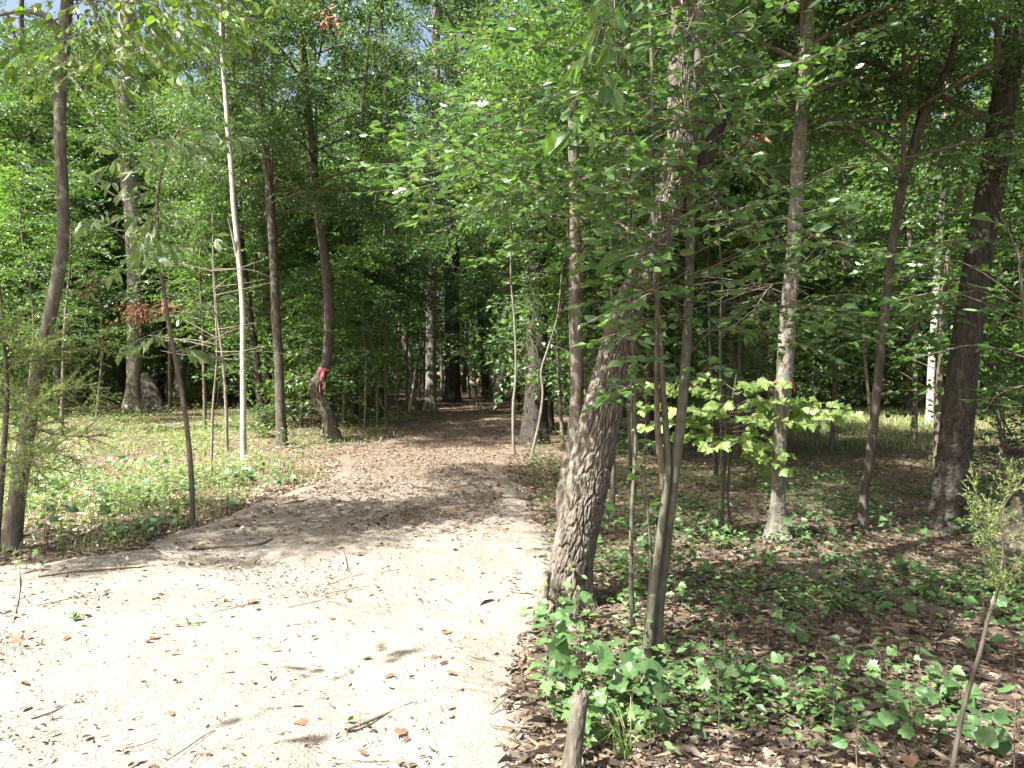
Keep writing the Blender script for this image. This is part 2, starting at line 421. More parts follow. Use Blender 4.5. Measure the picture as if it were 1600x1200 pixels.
M_PATH = ground_material('path_dirt', (.285, .258, .215), (.15, .128, .10), (.46, .432, .38), (.18, .155, .125), 1.3, 70, ((.14, .105, .075), 8.0, 17.))
xs = np.concatenate([-np.geomspace(320, 12.2, 26), np.arange(-12, 12.01, .14), np.geomspace(12.2, 320, 26)])
ys = np.concatenate([-np.geomspace(200, 3.2, 20), np.arange(-3, 22.01, .14), np.geomspace(22.2, 420, 40)])
GX, GY = np.meshgrid(xs, ys)
V = np.stack([GX, GY, ground_z(GX, GY)], -1).reshape(-1, 3)
k = len(xs); ii = np.arange(len(ys) - 1)[:, None] * k; jj = np.arange(k - 1)[None]
g = Geo(); g.add(V, np.stack([ii + jj, ii + jj + 1, ii + jj + k + 1, ii + jj + k], -1).reshape(-1, 4), 0, .5, True)
tag(link('forest_floor', g.mesh('forest_floor', M_FLOOR)), 'brown forest floor under the trees', None, None, 'structure')
PL = np.array([(-3.5, -14), (2, -12.), (4.6, -9.5), (5.5, -6.2), (6.1, -3.8), (6.8, -3.0), (8.65, -2.65), (12.6, -2.85), (16.9, -2.8), (22.9, -2.9), (30, -3.25), (38, -4.3), (48, -7.5), (60, -12)])
PR = np.array([(-3.5, .6), (2, .05), (4.6, .08), (5.5, .05), (6.1, .15), (6.8, .3), (8.65, .35), (12.6, .05), (16.9, 0), (22.9, -.1), (30, -1.2), (38, -2.3), (48, -5.2), (60, -9.5)])
def path_edges(y): return np.interp(y, PL[:, 0], PL[:, 1]), np.interp(y, PR[:, 0], PR[:, 1])
def on_path(x, y, m=0.):
    l, r = path_edges(y)
    l = l + .3 * vnoise(np.asarray(y) * .7, np.asarray(x) * 0 + 3., seed=21); r = r + .3 * vnoise(np.asarray(y) * .7, np.asarray(x) * 0 + 8., seed=22)
    return (x > l - m) & (x < r + m)
yy = np.concatenate([np.arange(-3.5, 1.8, .2), np.arange(1.8, 10, .05), np.arange(10, 14, .1), np.geomspace(14, 60, 110)])
l, r = path_edges(yy)
l = l + .3 * vnoise(yy * .7, 0 * yy + 3., seed=21) - .25; r = r + .3 * vnoise(yy * .7, 0 * yy + 8., seed=22) + .25
tt = np.linspace(0, 1, 190) ; tt = np.sign(tt - .5) * .5 * np.abs(2 * tt - 1) ** .7 + .5
X = l[:, None] * (1 - tt) + r[:, None] * tt; Y = yy[:, None] + 0 * X
edge = np.minimum(X - l[:, None], r[:, None] - X)
Z = ground_z(X, Y) + .034 - .07 * np.clip(1 - edge / .45, 0, 1) ** 1.3 + .012 * vnoise(X * 3, Y * 3, seed=31) + .006 * vnoise(X * 9, Y * 9, seed=32)
rng = RNG(33)
for q in range(110):
    cy_ = rng.uniform(2.4, 9.5); cx_ = rng.uniform(max(-.66 * cy_, path_edges(cy_)[0]), path_edges(cy_)[1]); th = rng.normal(1.5, .4)
    u = (X - cx_) * math.cos(th) + (Y - cy_) * math.sin(th); w = -(X - cx_) * math.sin(th) + (Y - cy_) * math.cos(th)
    e2 = (u / .15) ** 2 + (w / .065) ** 2
    Z = Z - .012 * np.exp(-e2) + .005 * np.exp(-((np.sqrt(e2) - 1.5) / .4) ** 2)
k = len(tt); ii = np.arange(len(yy) - 1)[:, None] * k; jj = np.arange(k - 1)[None]
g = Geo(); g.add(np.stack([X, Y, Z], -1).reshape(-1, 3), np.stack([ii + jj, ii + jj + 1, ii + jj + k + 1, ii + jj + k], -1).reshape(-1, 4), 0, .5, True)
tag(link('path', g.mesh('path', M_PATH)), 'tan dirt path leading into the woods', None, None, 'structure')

# ------------------------------------------------------------------ crown, sapling and shrub kinds (their meshes are shared by the copies)
def bough_templates(n, L0, leaf, seed, **kw):
    out = []
    for q in range(n):
        rng = RNG(seed + q); L = Leaves(); TW = []
        spray(L, TW, (0, 0, 0), (L0, 0, -.05 * L0), rng, leaf=leaf, **kw)
        out.append((L.get(), TW))
    return out
def place_boughs(L, TW, T, pos, az, el, sc, rng, twigs=True):
    (P, X, N, S), tw = T[rng.integers(len(T))]
    ca, sa, ce, se = math.cos(az), math.sin(az), math.cos(el), math.sin(el)
    roll = rng.normal(0, .42)
    Rx = np.array([[1, 0, 0], [0, math.cos(roll), -math.sin(roll)], [0, math.sin(roll), math.cos(roll)]])
    Re = np.array([[ce, 0, -se], [0, 1, 0], [se, 0, ce]]); Rz = np.array([[ca, -sa, 0], [sa, ca, 0], [0, 0, 1]])
    M = Rz @ Re @ Rx
    L.add(pos + sc * P @ M.T, X @ M.T, N @ M.T, S * (.85 + .15 * sc))
    if twigs:
        p, r_ = tw[0]; TW.append((pos + sc * p @ M.T, r_ * 1.4))
BT = bough_templates(8, 1.7, .125, 100, spacing=.085, twig_gap=.12, tilt=.65, droop=.1)
BTS = bough_templates(6, 1.5, .10, 150, spacing=.075, twig_gap=.12, tilt=.5)
def crown_mesh(name, seed, H, R, mats, nl=26, tmpl=LEAF_RHOMB, cull=None, dens=5, low=1.0):
    """crown with its limbs; local z = 0 is where the lowest limb leaves the trunk"""
    rng = RNG(seed); L = Leaves(); TW = []; g = Geo()
    tube(g, [(0, 0, -.3), (.05, 0, H * .5), (0, .05, H * .93)], [.07, .045, .015], 6, 0)
    for i in range(nl):
        f = (i + rng.random()) / nl
        z = f * H * .9
        rad = R * (low * (1 - f) + .25 * f + .75 * math.sin(math.pi * min(1, .2 + .8 * f))) * (.6 + .55 * rng.random())
        az = i * 2.4 + rng.normal(0, .4); el = .12 + .5 * f + rng.normal(0, .15)
        d = np.array([math.cos(az) * math.cos(el), math.sin(az) * math.cos(el), math.sin(el)])
        s = np.array([0, 0, z]); e = s + d * rad; mid = (s + e) / 2 + np.array([0, 0, .1 * rad]) + rng.normal(0, .1, 3)
        P = catmull([s, mid, e], 9); tube(g, P, np.linspace(.012 + .010 * rad, .006, 9), 5, 0, cap=False)
        m = max(3, int(dens * rad))
        for q in range(m):
            t = .25 + .75 * (q + rng.random()) / m
            j = min(int(t * 8), 7); c = P[j] + (P[j + 1] - P[j]) * (t * 8 - j)
            place_boughs(L, TW, BT, c, az + rng.choice([-1, 1]) * rng.uniform(.3, 1.25), rng.normal(.0, .38), rng.uniform(.5, 1.1) * (.75 + .1 * min(rad, 4)), rng)
    flush(g, L, TW, tmpl, rng, cull=cull)
    return g.mesh(name, mats)
CROWNS = [crown_mesh('crown', 200 + q, 10 + q % 3, 3.0 + .3 * (q % 3), [B_TWIG, (M_LEAF, M_LEAF2)[q % 2]], 24, dens=4.4) for q in range(6)]
def sapling_mesh(seed, H, R, nb, mats, low=.25):
    rng = RNG(seed); L = Leaves(); TW = []; g = Geo()
    S = catmull([(0, 0, -.05), (rng.normal(0, .12), rng.normal(0, .12), H * .4), (rng.normal(0, .2), rng.normal(0, .2), H * .75), (rng.normal(0, .3), rng.normal(0, .3), H)], 14)
    tube(g, S, np.linspace(.014 + .006 * H, .006, 14), 6, 0)
    for i in range(nb):
        f = low + (1 - low) * (i + rng.random()) / nb
        j = min(int(f * 13), 12); c = S[j] + (S[j + 1] - S[j]) * (f * 13 - j)
        place_boughs(L, TW, BTS, c, i * 2.4 + rng.normal(0, .5), rng.normal(.08, .14), R / 1.5 * (1.15 - .7 * f) * rng.uniform(.7, 1.2), rng)
    flush(g, L, TW, LEAF_RHOMB, rng)
    return g.mesh('crown', mats)
SAPS = [sapling_mesh(300 + q, 3.8 + .9 * q, 1.6 + .1 * (q % 3), 36 + 8 * q, [B_TWIG, (M_LEAFU, M_LEAF, M_LEAFU)[q % 3]], low=.12) for q in range(5)]
def shrub_mesh(seed, H, R, n, mats):
    rng = RNG(seed); L = Leaves(); TW = []; g = Geo()
    for i in range(n):
        az = rng.uniform(0, 6.28); el = rng.uniform(.35, 1.4); ln = H * rng.uniform(.5, 1.05)
        d = np.array([math.cos(az) * math.cos(el) * R / H, math.sin(az) * math.cos(el) * R / H, math.sin(el)])
        a = np.array([rng.normal(0, .08), rng.normal(0, .08), -.03])
        spray(L, TW, a, a + d * ln, rng, leaf=.075, spacing=.06, side=.4, twig_r=.005, twig_gap=.1)
    flush(g, L, TW, LEAF_RHOMB, rng)
    return g.mesh('foliage', mats)
SHRUBS = [shrub_mesh(400 + q, 1.0 + .2 * q, .9, 14, [B_TWIG, (M_LEAFU, M_LEAF)[q % 2]]) for q in range(4)]

# ------------------------------------------------------------------ the trees one can point at
def trunk_pts(pts, D=None, top=None):
    """pixel polyline (x, y, width) from the base up, at one distance; carried on above the frame to the height top"""
    D = D or depth_of(pts[0][1])
    P = np.array([px(a, b, D) for a, b, w in pts]); R = np.array([w / FPX * D / 2 for _, _, w in pts])
    P[0][2] = float(ground_z(P[0][0], D)) - .06
    if top and P[-1][2] < top:
        d = nrm(P[-1] - P[-2]); d = nrm(d + np.array([0, 0, .7]))
        h = top - P[-1][2]
        P = np.vstack([P, P[-1] + d * h * .5, P[-1] + d * h * .5 + np.array([d[0] * h * .3, 0, h * .5])]); R = np.concatenate([R, [R[-1] * .75, R[-1] * .3]])
    return P, R, D
TRUNK_AT = []
def smooth_tube(g, P, R, step, sides, bark, flare=None, wob=0., seed=0, warp=1.):
    ln = np.linalg.norm(np.diff(P, axis=0), axis=1).sum()
    n = max(6, int(ln / step))
    Q = catmull(P, n, warp); S = catmull(np.column_stack([R, R, R]), n, warp)[:, 0]
    if wob:
        t = np.concatenate([[0], np.cumsum(np.linalg.norm(np.diff(Q, axis=0), axis=1))]); k = np.minimum(t / .6, 1)
        Q[:, 0] += wob * k * vnoise(t * 1.1, 0 * t, seed=seed); Q[:, 1] += wob * k * vnoise(t * 1.1, 0 * t + 9, seed=seed)
    tube(g, Q, np.maximum(S, .003), sides, 0, bark=bark, flare=flare)
    return Q
def hero(name, label, pts, mat, D=None, top=12, sides=24, step=.05, bark=(.03, .08, .006), flare=(.22, .35, 3), crown=None, limbs=(), wob=.012, seed=1, cat='tree', warp=1.):
    P, R, D = trunk_pts(pts, D, top)
    root = empty(name, (P[0][0], P[0][1], P[0][2] + .06), label, cat)
    o = np.array(root.location)
    g = Geo(); Q = smooth_tube(g, P - o, R, step, sides, (*bark, seed) if bark else None, flare, wob, seed, warp)
    link('trunk', g.mesh('trunk', mat), root)
    for lp in limbs:
        LP = np.array([px(a, b, D + dd) for a, b, w, dd in lp]); LR = np.array([w / FPX * D / 2 for _, _, w, _ in lp])
        g = Geo(); smooth_tube(g, LP - o, LR, .08, 8, None, None, .008, seed + 3); link('limb', g.mesh('limb', mat), root)
    if crown:
        for (var, zc, sc, rz) in crown:
            i = np.argmin(abs(Q[:, 2] - zc)); c = Q[i]
            link('crown', CROWNS[var], root, loc=tuple(c), rot=(0, 0, rz), scale=sc)
    TRUNK_AT.append((P[0][0], P[0][1]))
    return root, o, D, Q
HERO = {}
HERO['A'] = hero('young_tree', 'lichened grey young tree leaning at the far left edge, beside the dirt clearing', [(16, 864, 29), (24, 800, 25), (40, 700, 24), (65, 560, 21), (86, 450, 19.5), (97, 350, 18), (93, 220, 17.5), (95, 100, 18), (105, 0, 18)], B_LICH,
    bark=(.025, .06, .003), crown=[(0, 6.6, .56, .3)], seed=11, step=.03,
    limbs=[[(96, 55, 14, 0), (70, 25, 10, .05), (30, 18, 7, .2), (-20, 30, 4, .4)], [(104, 30, 9, 0), (118, -20, 7, .1), (170, -60, 4, .3)]])
HERO['C'] = hero('white_sapling', 'slender sapling with white bark, straight beside the sunny ground cover', [(381, 716, 10), (380, 600, 9), (378, 480, 8.5), (370, 380, 8), (362, 260, 7.5), (350, 130, 7), (345, 30, 6)], B_PALE, crown=[(1, 6.4, .24, 2.)], top=8.5, sides=12, bark=None, flare=(.1, .3, 3), seed=12, cat='sapling',
    limbs=[[(370, 400, 5, 0), (362, 365, 3, -.1), (356, 342, 2, -.2)]])
HERO['D'] = hero('brown_tree', 'straight slim brown tree standing just left of the ribboned crooked tree', [(441, 692, 18), (437, 600, 15), (430, 480, 14), (425, 350, 13.5), (415, 250, 13), (402, 130, 12), (390, 50, 11)], B_BROWN, crown=[(1, 4.6, .5, 1.3)], seed=13)
HERO['E'] = hero('crooked_tree', 'dark crooked tree with a sharp elbow near its foot and a pink ribbon', [(524, 686, 25), (513, 652, 21), (498, 622, 20), (493, 606, 22), (502, 586, 18), (511, 560, 16.5), (515, 500, 15.5), (510, 420, 15), (499, 340, 14), (490, 260, 13), (480, 150, 12), (470, 40, 11)], B_BROWN, crown=[(2, 5.2, .55, 4.)], seed=14, step=.04)
HERO['F'] = hero('slim_tree', 'slim dark tree behind the white sapling, in front of the brown tree', [(411, 672, 14), (404, 600, 12), (392, 500, 11), (376, 380, 12), (368, 240, 11), (362, 120, 10)], B_DARK, crown=[(3, 4.5, .45, 2.)], seed=15, sides=14)
HERO['G'] = hero('large_tree', 'large pale grey tree standing beyond the sunlit ground on the far left', [(209, 642, 34), (209, 615, 25), (210, 560, 23), (210, 400, 24), (198, 230, 26), (196, 100, 25), (200, 0, 24)], B_GREY, top=20, crown=[(4, 6., .8, .4)], seed=16, step=.1, flare=(.5, .35, 4),
    limbs=[[(212, 150, 10, 0), (232, 120, 7, -.5), (258, 100, 5, -1)], [(204, 255, 9, 0), (160, 205, 7, .5), (110, 120, 6, 1), (60, 80, 4, 1)]])
HERO['H'] = hero('tall_tree', 'tall pale straight tree at the left edge of the path far down', [(671, 642, 22), (673, 600, 17), (674, 450, 16), (677, 300, 15), (680, 150, 14), (682, 0, 13)], B_GREY, top=20, crown=[(5, 9., .7, .4)], seed=17, step=.1, flare=(.5, .25, 3),
    limbs=[[(683, 40, 6, 0), (700, 28, 4, .3), (725, 24, 3, .6)]])
HERO['I'] = hero('shadowed_tree', 'thick dark tree just behind the tall pale one, where the path bends', [(706, 630, 30), (707, 590, 24), (706, 450, 22), (708, 250, 20), (706, 60, 18)], B_DARK, top=20, crown=[(0, 6., .75, 2.2)], seed=18, step=.12, flare=(.5, .25, 3))
HERO['J'] = hero('leaning_tree', 'slim grey tree with a small pink ribbon at the end of the path', [(776, 634, 15), (780, 605, 13), (786, 560, 12), (791, 480, 11), (795, 350, 10), (797, 200, 9)], B_GREY, top=16, crown=[(1, 7., .6, 5.)], seed=19, step=.12, sides=14)
HERO['K'] = hero('broad_tree', 'broad dark trunk rising beside the path at its middle', [(834, 692, 46), (836, 640, 37), (838, 560, 34), (838, 430, 33), (838, 280, 32), (840, 100, 30), (842, -20, 28)], B_DARK, top=18, crown=[(3, 5.0, .65, 1.1)], seed=20, step=.06, sides=40, flare=(.35, .25, 5))
HERO['Q'] = hero('flaky_tree', 'grey flaky barked tree with a pink ribbon, standing behind the bright maple leaves', [(1212, 838, 42), (1214, 800, 25), (1218, 720, 22), (1224, 620, 25), (1230, 500, 25), (1240, 380, 22), (1248, 250, 20), (1258, 100, 18), (1266, 0, 17)], B_GREY, bark=(.022, .05, .006), crown=[(2, 4.0, .42, .9)], seed=21, step=.025, sides=40, flare=(.16, .55, 3))
HERO['R'] = hero('forked_tree', 'thin brown tree bending right, between the flaky grey tree and the thick dark one', [(1346, 822, 18), (1352, 760, 14), (1364, 680, 14), (1376, 560, 13.5), (1386, 460, 13), (1400, 340, 14), (1422, 245, 13), (1450, 165, 13), (1482, 100, 11), (1503, 0, 9)], B_BROWN, top=8, crown=[(4, 3.4, .36, 2.6)], seed=22, step=.03, sides=20, flare=(.12, .3, 3), bark=(.02, .05, .003),
    limbs=[[(1424, 240, 9, 0), (1430, 205, 7, .1), (1438, 160, 5, .2), (1436, 90, 3, .3)]])
HERO['S'] = hero('thick_tree', 'thick dark trunk leaning right near the right edge of the picture', [(1486, 820, 66), (1488, 770, 54), (1494, 690, 48), (1505, 580, 44), (1521, 460, 42), (1541, 330, 40), (1561, 200, 38), (1581, 80, 36), (1597, -20, 34)], B_DARK, bark=(.035, .11, .012), top=13, crown=[(5, 3.7, .55, 0.5)], seed=23, step=.025, sides=72, flare=(.25, .35, 4))
HERO['T'] = hero('background_tree', 'big dark trunk in the shade behind the bright maple sapling', [(1164, 655, 42), (1172, 600, 34), (1186, 500, 32), (1203, 340, 30), (1214, 180, 28), (1222, 40, 26)], B_DARK, top=19, crown=[(0, 9., .9, 3.3)], seed=24, step=.1, sides=30, flare=(.5, .25, 4))
HERO['U'] = hero('pale_tree', 'thin pale sunlit trunk seen far back beside the thick dark trunk', [(1452, 662, 12), (1456, 560, 11), (1463, 440, 10), (1470, 330, 10), (1478, 180, 9)], B_PALE, top=15, crown=[(2, 7., .6, 3.3)], seed=25, step=.1, sides=14)

# the leaning furrowed tree with its second stem and broken limb
M_PTS = [(884, 938, 84), (892, 880, 68), (908, 800, 66), (924, 720, 66), (941, 640, 60), (957, 570, 52), (969, 515, 48), (985, 470, 45), (1006, 425, 43), (1030, 365, 42), (1050, 290, 42), (1062, 200, 41), (1067, 100, 40), (1071, 0, 38)]
root, o, D, Q = hero('leaning_furrowed_tree', 'big leaning tree with deeply furrowed bark at the right edge of the path', M_PTS, B_FURROW, bark=(.026, .15, .017), top=9, seed=31, step=.018, sides=230, flare=(.13, .36, 5), warp=1.7, wob=.01)
HERO['M'] = (root, o, D, Q)
P2, R2, _ = trunk_pts([(900, 850, 36), (886, 795, 34), (886, 755, 29), (895, 700, 25), (901, 620, 21), (901, 520, 19), (899, 400, 18), (898, 300, 17), (895, 180, 15), (893, 60, 13)], D + .12, None)
P2[0] = px(893, 850, D + .12)
g = Geo(); smooth_tube(g, P2 - o, R2, .02, 30, (.02, .06, .004, 5), None, .006, 4); link('second_stem', g.mesh('second_stem', B_FURROW), root)
P3 = np.array([px(1074, 330, D + .1), px(1088, 280, D + .15), px(1104, 220, D + .18), px(1118, 172, D + .2), px(1126, 148, D + .2)])
g = Geo(); smooth_tube(g, P3 - o, np.array([.045, .06, .085, .105, .09]), .012, 60, (.03, .07, .012, 8), None, .01, 6); link('broken_limb', g.mesh('broken_limb', B_DARK), root)
MAPLE_C = px(1150, 650, 7.5)
cullM = sun_gap([(MAPLE_C, .95), (px(1080, 650, 7.4), .55), (px(1250, 640, 7.6), .6), (px(1300, 640, 7.4), .4), (px(1220, 720, 7.4), .35), (px(900, 760, D), .55), (px(950, 600, D), .35), (px(760, 260, 4.9), .9), (px(1250, 250, 4.8), .5), (px(1180, 420, 4.6), .35), (gpx(1050, 850), .5), (gpx(1150, 870), .45), (gpx(1450, 860), .4), (gpx(1000, 1180), .25), (gpx(1300, 1150), .25), (gpx(1540, 930), .3), (gpx(870, 1000), .5), (gpx(1400, 930), .2), (gpx(1180, 1180), .28), (gpx(1250, 850), .45), (gpx(1150, 1000), .22), (gpx(1300, 960), .25), (gpx(1420, 1040), .22), (gpx(1090, 1080), .2), (gpx(1250, 1100), .2), (gpx(1350, 870), .4), (gpx(1500, 1080), .3), (gpx(1020, 960), .25), (gpx(1560, 1150), .2), (gpx(1100, 940), .3)], clump=True)
rngM = RNG(77); L = Leaves(); TW = []; g = Geo()
def big_limb(g, L, TW, rng, a, b, r, n, T=BT, sc=1.):
    a = np.asarray(a, float); b = np.asarray(b, float)
    P = catmull([a, (a + b) / 2 + np.array([0, 0, .12 * np.linalg.norm(b - a)]), b], 10)
    tube(g, P, np.linspace(r, r * .3, 10), 7, 0, cap=False)
    az0 = math.atan2(b[1] - a[1], b[0] - a[0])
    for q in range(n):
        t = .2 + .8 * (q + rng.random()) / n; j = min(int(t * 9), 8); c = P[j] + (P[j + 1] - P[j]) * (t * 9 - j)
        place_boughs(L, TW, T, c, az0 + rng.choice([-1, 1]) * rng.uniform(.2, 1.3), rng.normal(.0, .2), sc * rng.uniform(.6, 1.05), rng)
M_top = HERO['M'][3] + o
tip = M_top[-1]
for (bx, by, bz, r, n) in [(-.6, 2.2, 4.6, .04, 9), (.3, 1.6, 4.3, .04, 10), (1.3, 2.0, 4.7, .04, 10), (-.9, 3.3, 5.4, .04, 8), (2.4, 2.8, 5.2, .04, 9), (3.4, 4.2, 5.6, .04, 9), (.8, .9, 5.0, .035, 9), (3.6, 6.2, 6.4, .04, 9), (2.6, 7.5, 7.2, .04, 9),
                           (-.6, 6.8, 7.4, .04, 7), (.4, 3.4, 7.6, .04, 9), (1.6, 5.0, 9., .04, 10), (1.5, 8.5, 7.5, .04, 11), (0., 8.2, 8.5, .04, 11), (2.6, 7.2, 8.6, .04, 11), (3.2, 9.2, 8.2, .04, 11), (-.6, 8.8, 8.8, .04, 10), (-1.75, 1.45, 4.5, .03, 10), (-1.3, 1.1, 4.6, .03, 9), (-1.5, 1.9, 4.2, .03, 7), (-1., 5.2, 7., .035, 7)]:  # limbs above the frame are added to shade the path and right foreground
    i = np.argmin(abs(M_top[:, 2] - min(bz * .92, tip[2] - .3)))
    big_limb(g, L, TW, rngM, M_top[i] - o, np.array([bx, by, bz]) - o, r, n)
def shift_cull(c, o):
    return lambda P, rng: c(P + o, rng)
flush(g, L, TW, LEAF_OVAL, rngM, cull=shift_cull(cullM, o))
link('crown', g.mesh('crown', [B_TWIG, M_LEAF]), root)

# the double stemmed sapling in front, whose boughs spread across the picture
D4 = 4.35
P, R, D4 = trunk_pts([(1024, 1035, 20), (1030, 960, 15), (1038, 890, 14.5), (1048, 800, 14.5), (1054, 745, 15), (1063, 660, 16), (1070, 560, 15), (1076, 450, 14), (1081, 320, 14), (1086, 200, 15), (1092, 90, 14), (1096, 0, 13)], None, 5.2)
root = empty('double_stemmed_sapling', (P[0][0], P[0][1], P[0][2] + .06), 'smooth grey green sapling with two stems, in front of the bright maple leaves', 'sapling')
oN = np.array(root.location)
g = Geo(); QN = smooth_tube(g, P - oN, R, .02, 22, None, (.08, .3, 3), .006, 41) + oN
link('trunk', g.mesh('trunk', B_SMOOTH), root)
PB = np.array([px(a, b, D4 + dd) for a, b, dd in [(1010, 1030, -.04), (1018, 950, -.05), (1026, 880, -.05), (1036, 800, -.04), (1043, 740, -.03), (1042, 690, -.02), (1036, 600, -.05), (1032, 520, -.06), (1026, 430, -.08), (1021, 300, -.08), (1022, 180, -.06), (1018, 60, -.05), (1012, -60, 0)]])
g = Geo(); PB[0][2] = float(ground_z(PB[0][0], PB[0][1])) - .04; smooth_tube(g, PB - oN, np.linspace(.025, .007, len(PB)), .025, 14, None, None, .006, 43); link('second_stem', g.mesh('second_stem', B_SMOOTH), root)
PB2 = np.array([px(a, b, D4 + dd) for a, b, dd in [(1040, 770, 0), (1030, 690, -.04), (1027, 600, -.06), (1028, 470, -.08), (1034, 330, -.1)]])
g = Geo(); smooth_tube(g, PB2 - oN, np.linspace(.02, .006, 5), .025, 10, None, None, .006, 44); link('side_stem', g.mesh('side_stem', B_TWIG), root)
rngN = RNG(78)
def boughs(spec, rng, oo, leaf, **kw):
    L = Leaves(); TW = []
    for (x0, y0, d0, x1, y1, d1) in spec:
        spray(L, TW, px(x0, y0, d0) - oo, px(x1, y1, d1) - oo, rng, leaf=leaf, **kw)
    return L, TW
spec = [(1080, 330, 4.3, 640, 215, 4.9), (1082, 300, 4.3, 640, 300, 5.0), (1084, 250, 4.3, 700, 165, 4.8), (1086, 210, 4.3, 760, 110, 4.7), (1080, 350, 4.3, 720, 250, 4.6), (1090, 150, 4.3, 800, 60, 4.8), (1076, 400, 4.3, 800, 380, 4.7), (1082, 290, 4.3, 800, 200, 4.4),
        (1080, 330, 4.3, 690, 340, 5.2), (1088, 190, 4.3, 830, 150, 4.0), (1090, 100, 4.3, 850, 10, 4.6), (1085, 260, 4.3, 870, 290, 4.1), (1090, 140, 4.3, 900, 90, 4.9),
        (1078, 400, 4.3, 1290, 330, 4.8), (1080, 350, 4.3, 1330, 250, 4.9), (1085, 240, 4.3, 1280, 130, 4.6), (1088, 180, 4.3, 1340, 60, 5.0), (1076, 450, 4.3, 1240, 430, 4.7), (1092, 90, 4.3, 1230, 10, 4.4), (1086, 220, 4.3, 1200, 290, 3.9),
        (1030, 480, 4.3, 930, 470, 4.1), (1026, 430, 4.3, 960, 330, 4.0), (1034, 520, 4.3, 1090, 470, 4.0), (1070, 560, 4.3, 1180, 470, 4.5), (1022, 200, 4.3, 960, 60, 4.2), (1024, 260, 4.3, 1010, 140, 3.9), (1034, 560, 4.3, 1000, 600, 4.1), (1034, 560, 4.25, 945, 500, 3.9), (1088, 200, 4.25, 1010, 120, 3.9), (1094, 40, 4.2, 1030, 70, 3.7), (1092, 90, 4.2, 1050, 170, 3.7), (1088, 180, 4.2, 1030, 250, 3.7), (1084, 260, 4.2, 1020, 330, 3.7), (1080, 340, 4.2, 990, 410, 3.7), (1076, 420, 4.2, 970, 480, 3.7), (1072, 500, 4.2, 960, 540, 3.7), (1096, 10, 4.2, 1120, 90, 3.7), (1090, 130, 4.2, 1140, 200, 3.7), (1084, 260, 4.2, 1130, 330, 3.7), (1066, 590, 4.2, 950, 620, 3.9), (1096, 0, 4.2, 1070, 60, 3.6), (1086, 220, 4.2, 1075, 150, 3.6), (1084, 270, 4.25, 960, 200, 4.1), (1080, 350, 4.25, 1000, 270, 4.1), (1076, 430, 4.25, 990, 350, 4.0), (1074, 470, 4.25, 930, 400, 4.1), (1070, 540, 4.25, 960, 480, 4.0), (1092, 60, 4.25, 1020, 0, 4.0), (1090, 130, 4.25, 1130, 60, 4.0), (1086, 230, 4.25, 1060, 140, 3.9), (1082, 310, 4.25, 1040, 240, 3.9), (1078, 400, 4.25, 1050, 330, 3.9), (1072, 520, 4.25, 1020, 440, 3.9), (1068, 600, 4.25, 985, 560, 3.9), (1072, 520, 4.25, 950, 430, 3.9), (1075, 420, 4.25, 965, 400, 3.8), (1078, 380, 4.25, 985, 300, 3.9), (1084, 280, 4.25, 1010, 230, 3.8), (1080, 340, 4.25, 1130, 300, 3.8), (1074, 480, 4.25, 1120, 440, 3.9), (1086, 220, 4.25, 1130, 150, 3.9), (1090, 120, 4.25, 1060, 40, 3.8), (1066, 620, 4.25, 1110, 570, 4.0), (1030, 500, 4.3, 980, 520, 4.5), (1070, 540, 4.3, 1130, 580, 4.1), (1032, 620, 4.3, 960, 600, 4.4), (1045, 700, 4.3, 1000, 690, 4.2), (1070, 520, 4.3, 1260, 540, 4.7), (1074, 470, 4.3, 1330, 500, 5.0), (1076, 430, 4.3, 1380, 400, 5.1), (1030, 420, 4.3, 880, 420, 4.5), (1092, 60, 4.3, 1380, -20, 4.9), (1076, 430, 4.3, 950, 360, 3.9), (1080, 340, 4.3, 960, 250, 3.8), (1086, 230, 4.3, 1000, 180, 3.7), (1074, 480, 4.3, 960, 440, 4.0), (1090, 120, 4.3, 1010, 60, 3.8), (1082, 300, 4.3, 1160, 220, 3.8), (1090, 160, 4.3, 1180, 90, 3.9), (1076, 440, 4.3, 1180, 380, 4.0), (1080, 330, 4.3, 620, 260, 5.1), (1085, 260, 4.3, 680, 190, 5.2), (1080, 350, 4.3, 740, 310, 4.9), (1080, 380, 4.3, 830, 330, 4.3), (1088, 200, 4.3, 780, 170, 5.0), (1090, 120, 4.3, 740, 60, 5.2), (1092, 80, 4.3, 980, -30, 4.2)]
cullN = sun_gap([(MAPLE_C, .8), (px(1080, 650, 7.4), .5), (px(1250, 640, 7.6), .5)])
L, TW = boughs(spec, rngN, oN, .066, spacing=.05, side=.34, twig_r=.0045, twig_gap=.078, tilt=.8, first=.25, sag=.05)
g = Geo(); flush(g, L, TW, LEAF_OVAL, rngN, cull=shift_cull(cullN, oN)); link('crown', g.mesh('crown', [B_TWIG, M_LEAFN]), root)
TRUNK_AT.append((oN[0], oN[1]))

rt = HERO['M'][0]; oo = HERO['M'][1]; rq = RNG(861)
L, TW = boughs([(1010, -120, 3.1, 925, 70, 2.65), (1000, -110, 3.1, 895, 170, 2.7), (1005, -110, 3.0, 965, 120, 2.55), (1000, -110, 3.1, 930, 205, 2.75)], rq, oo, .085, spacing=.16, side=.16, twig_gap=.2, tilt=.7, first=.5, droop=.3, twig_r=.004)
g = Geo(); flush(g, L, TW, LEAF_OVAL, rq); link('low_foliage', g.mesh('low_foliage', [B_TWIG, M_LEAF]), rt)

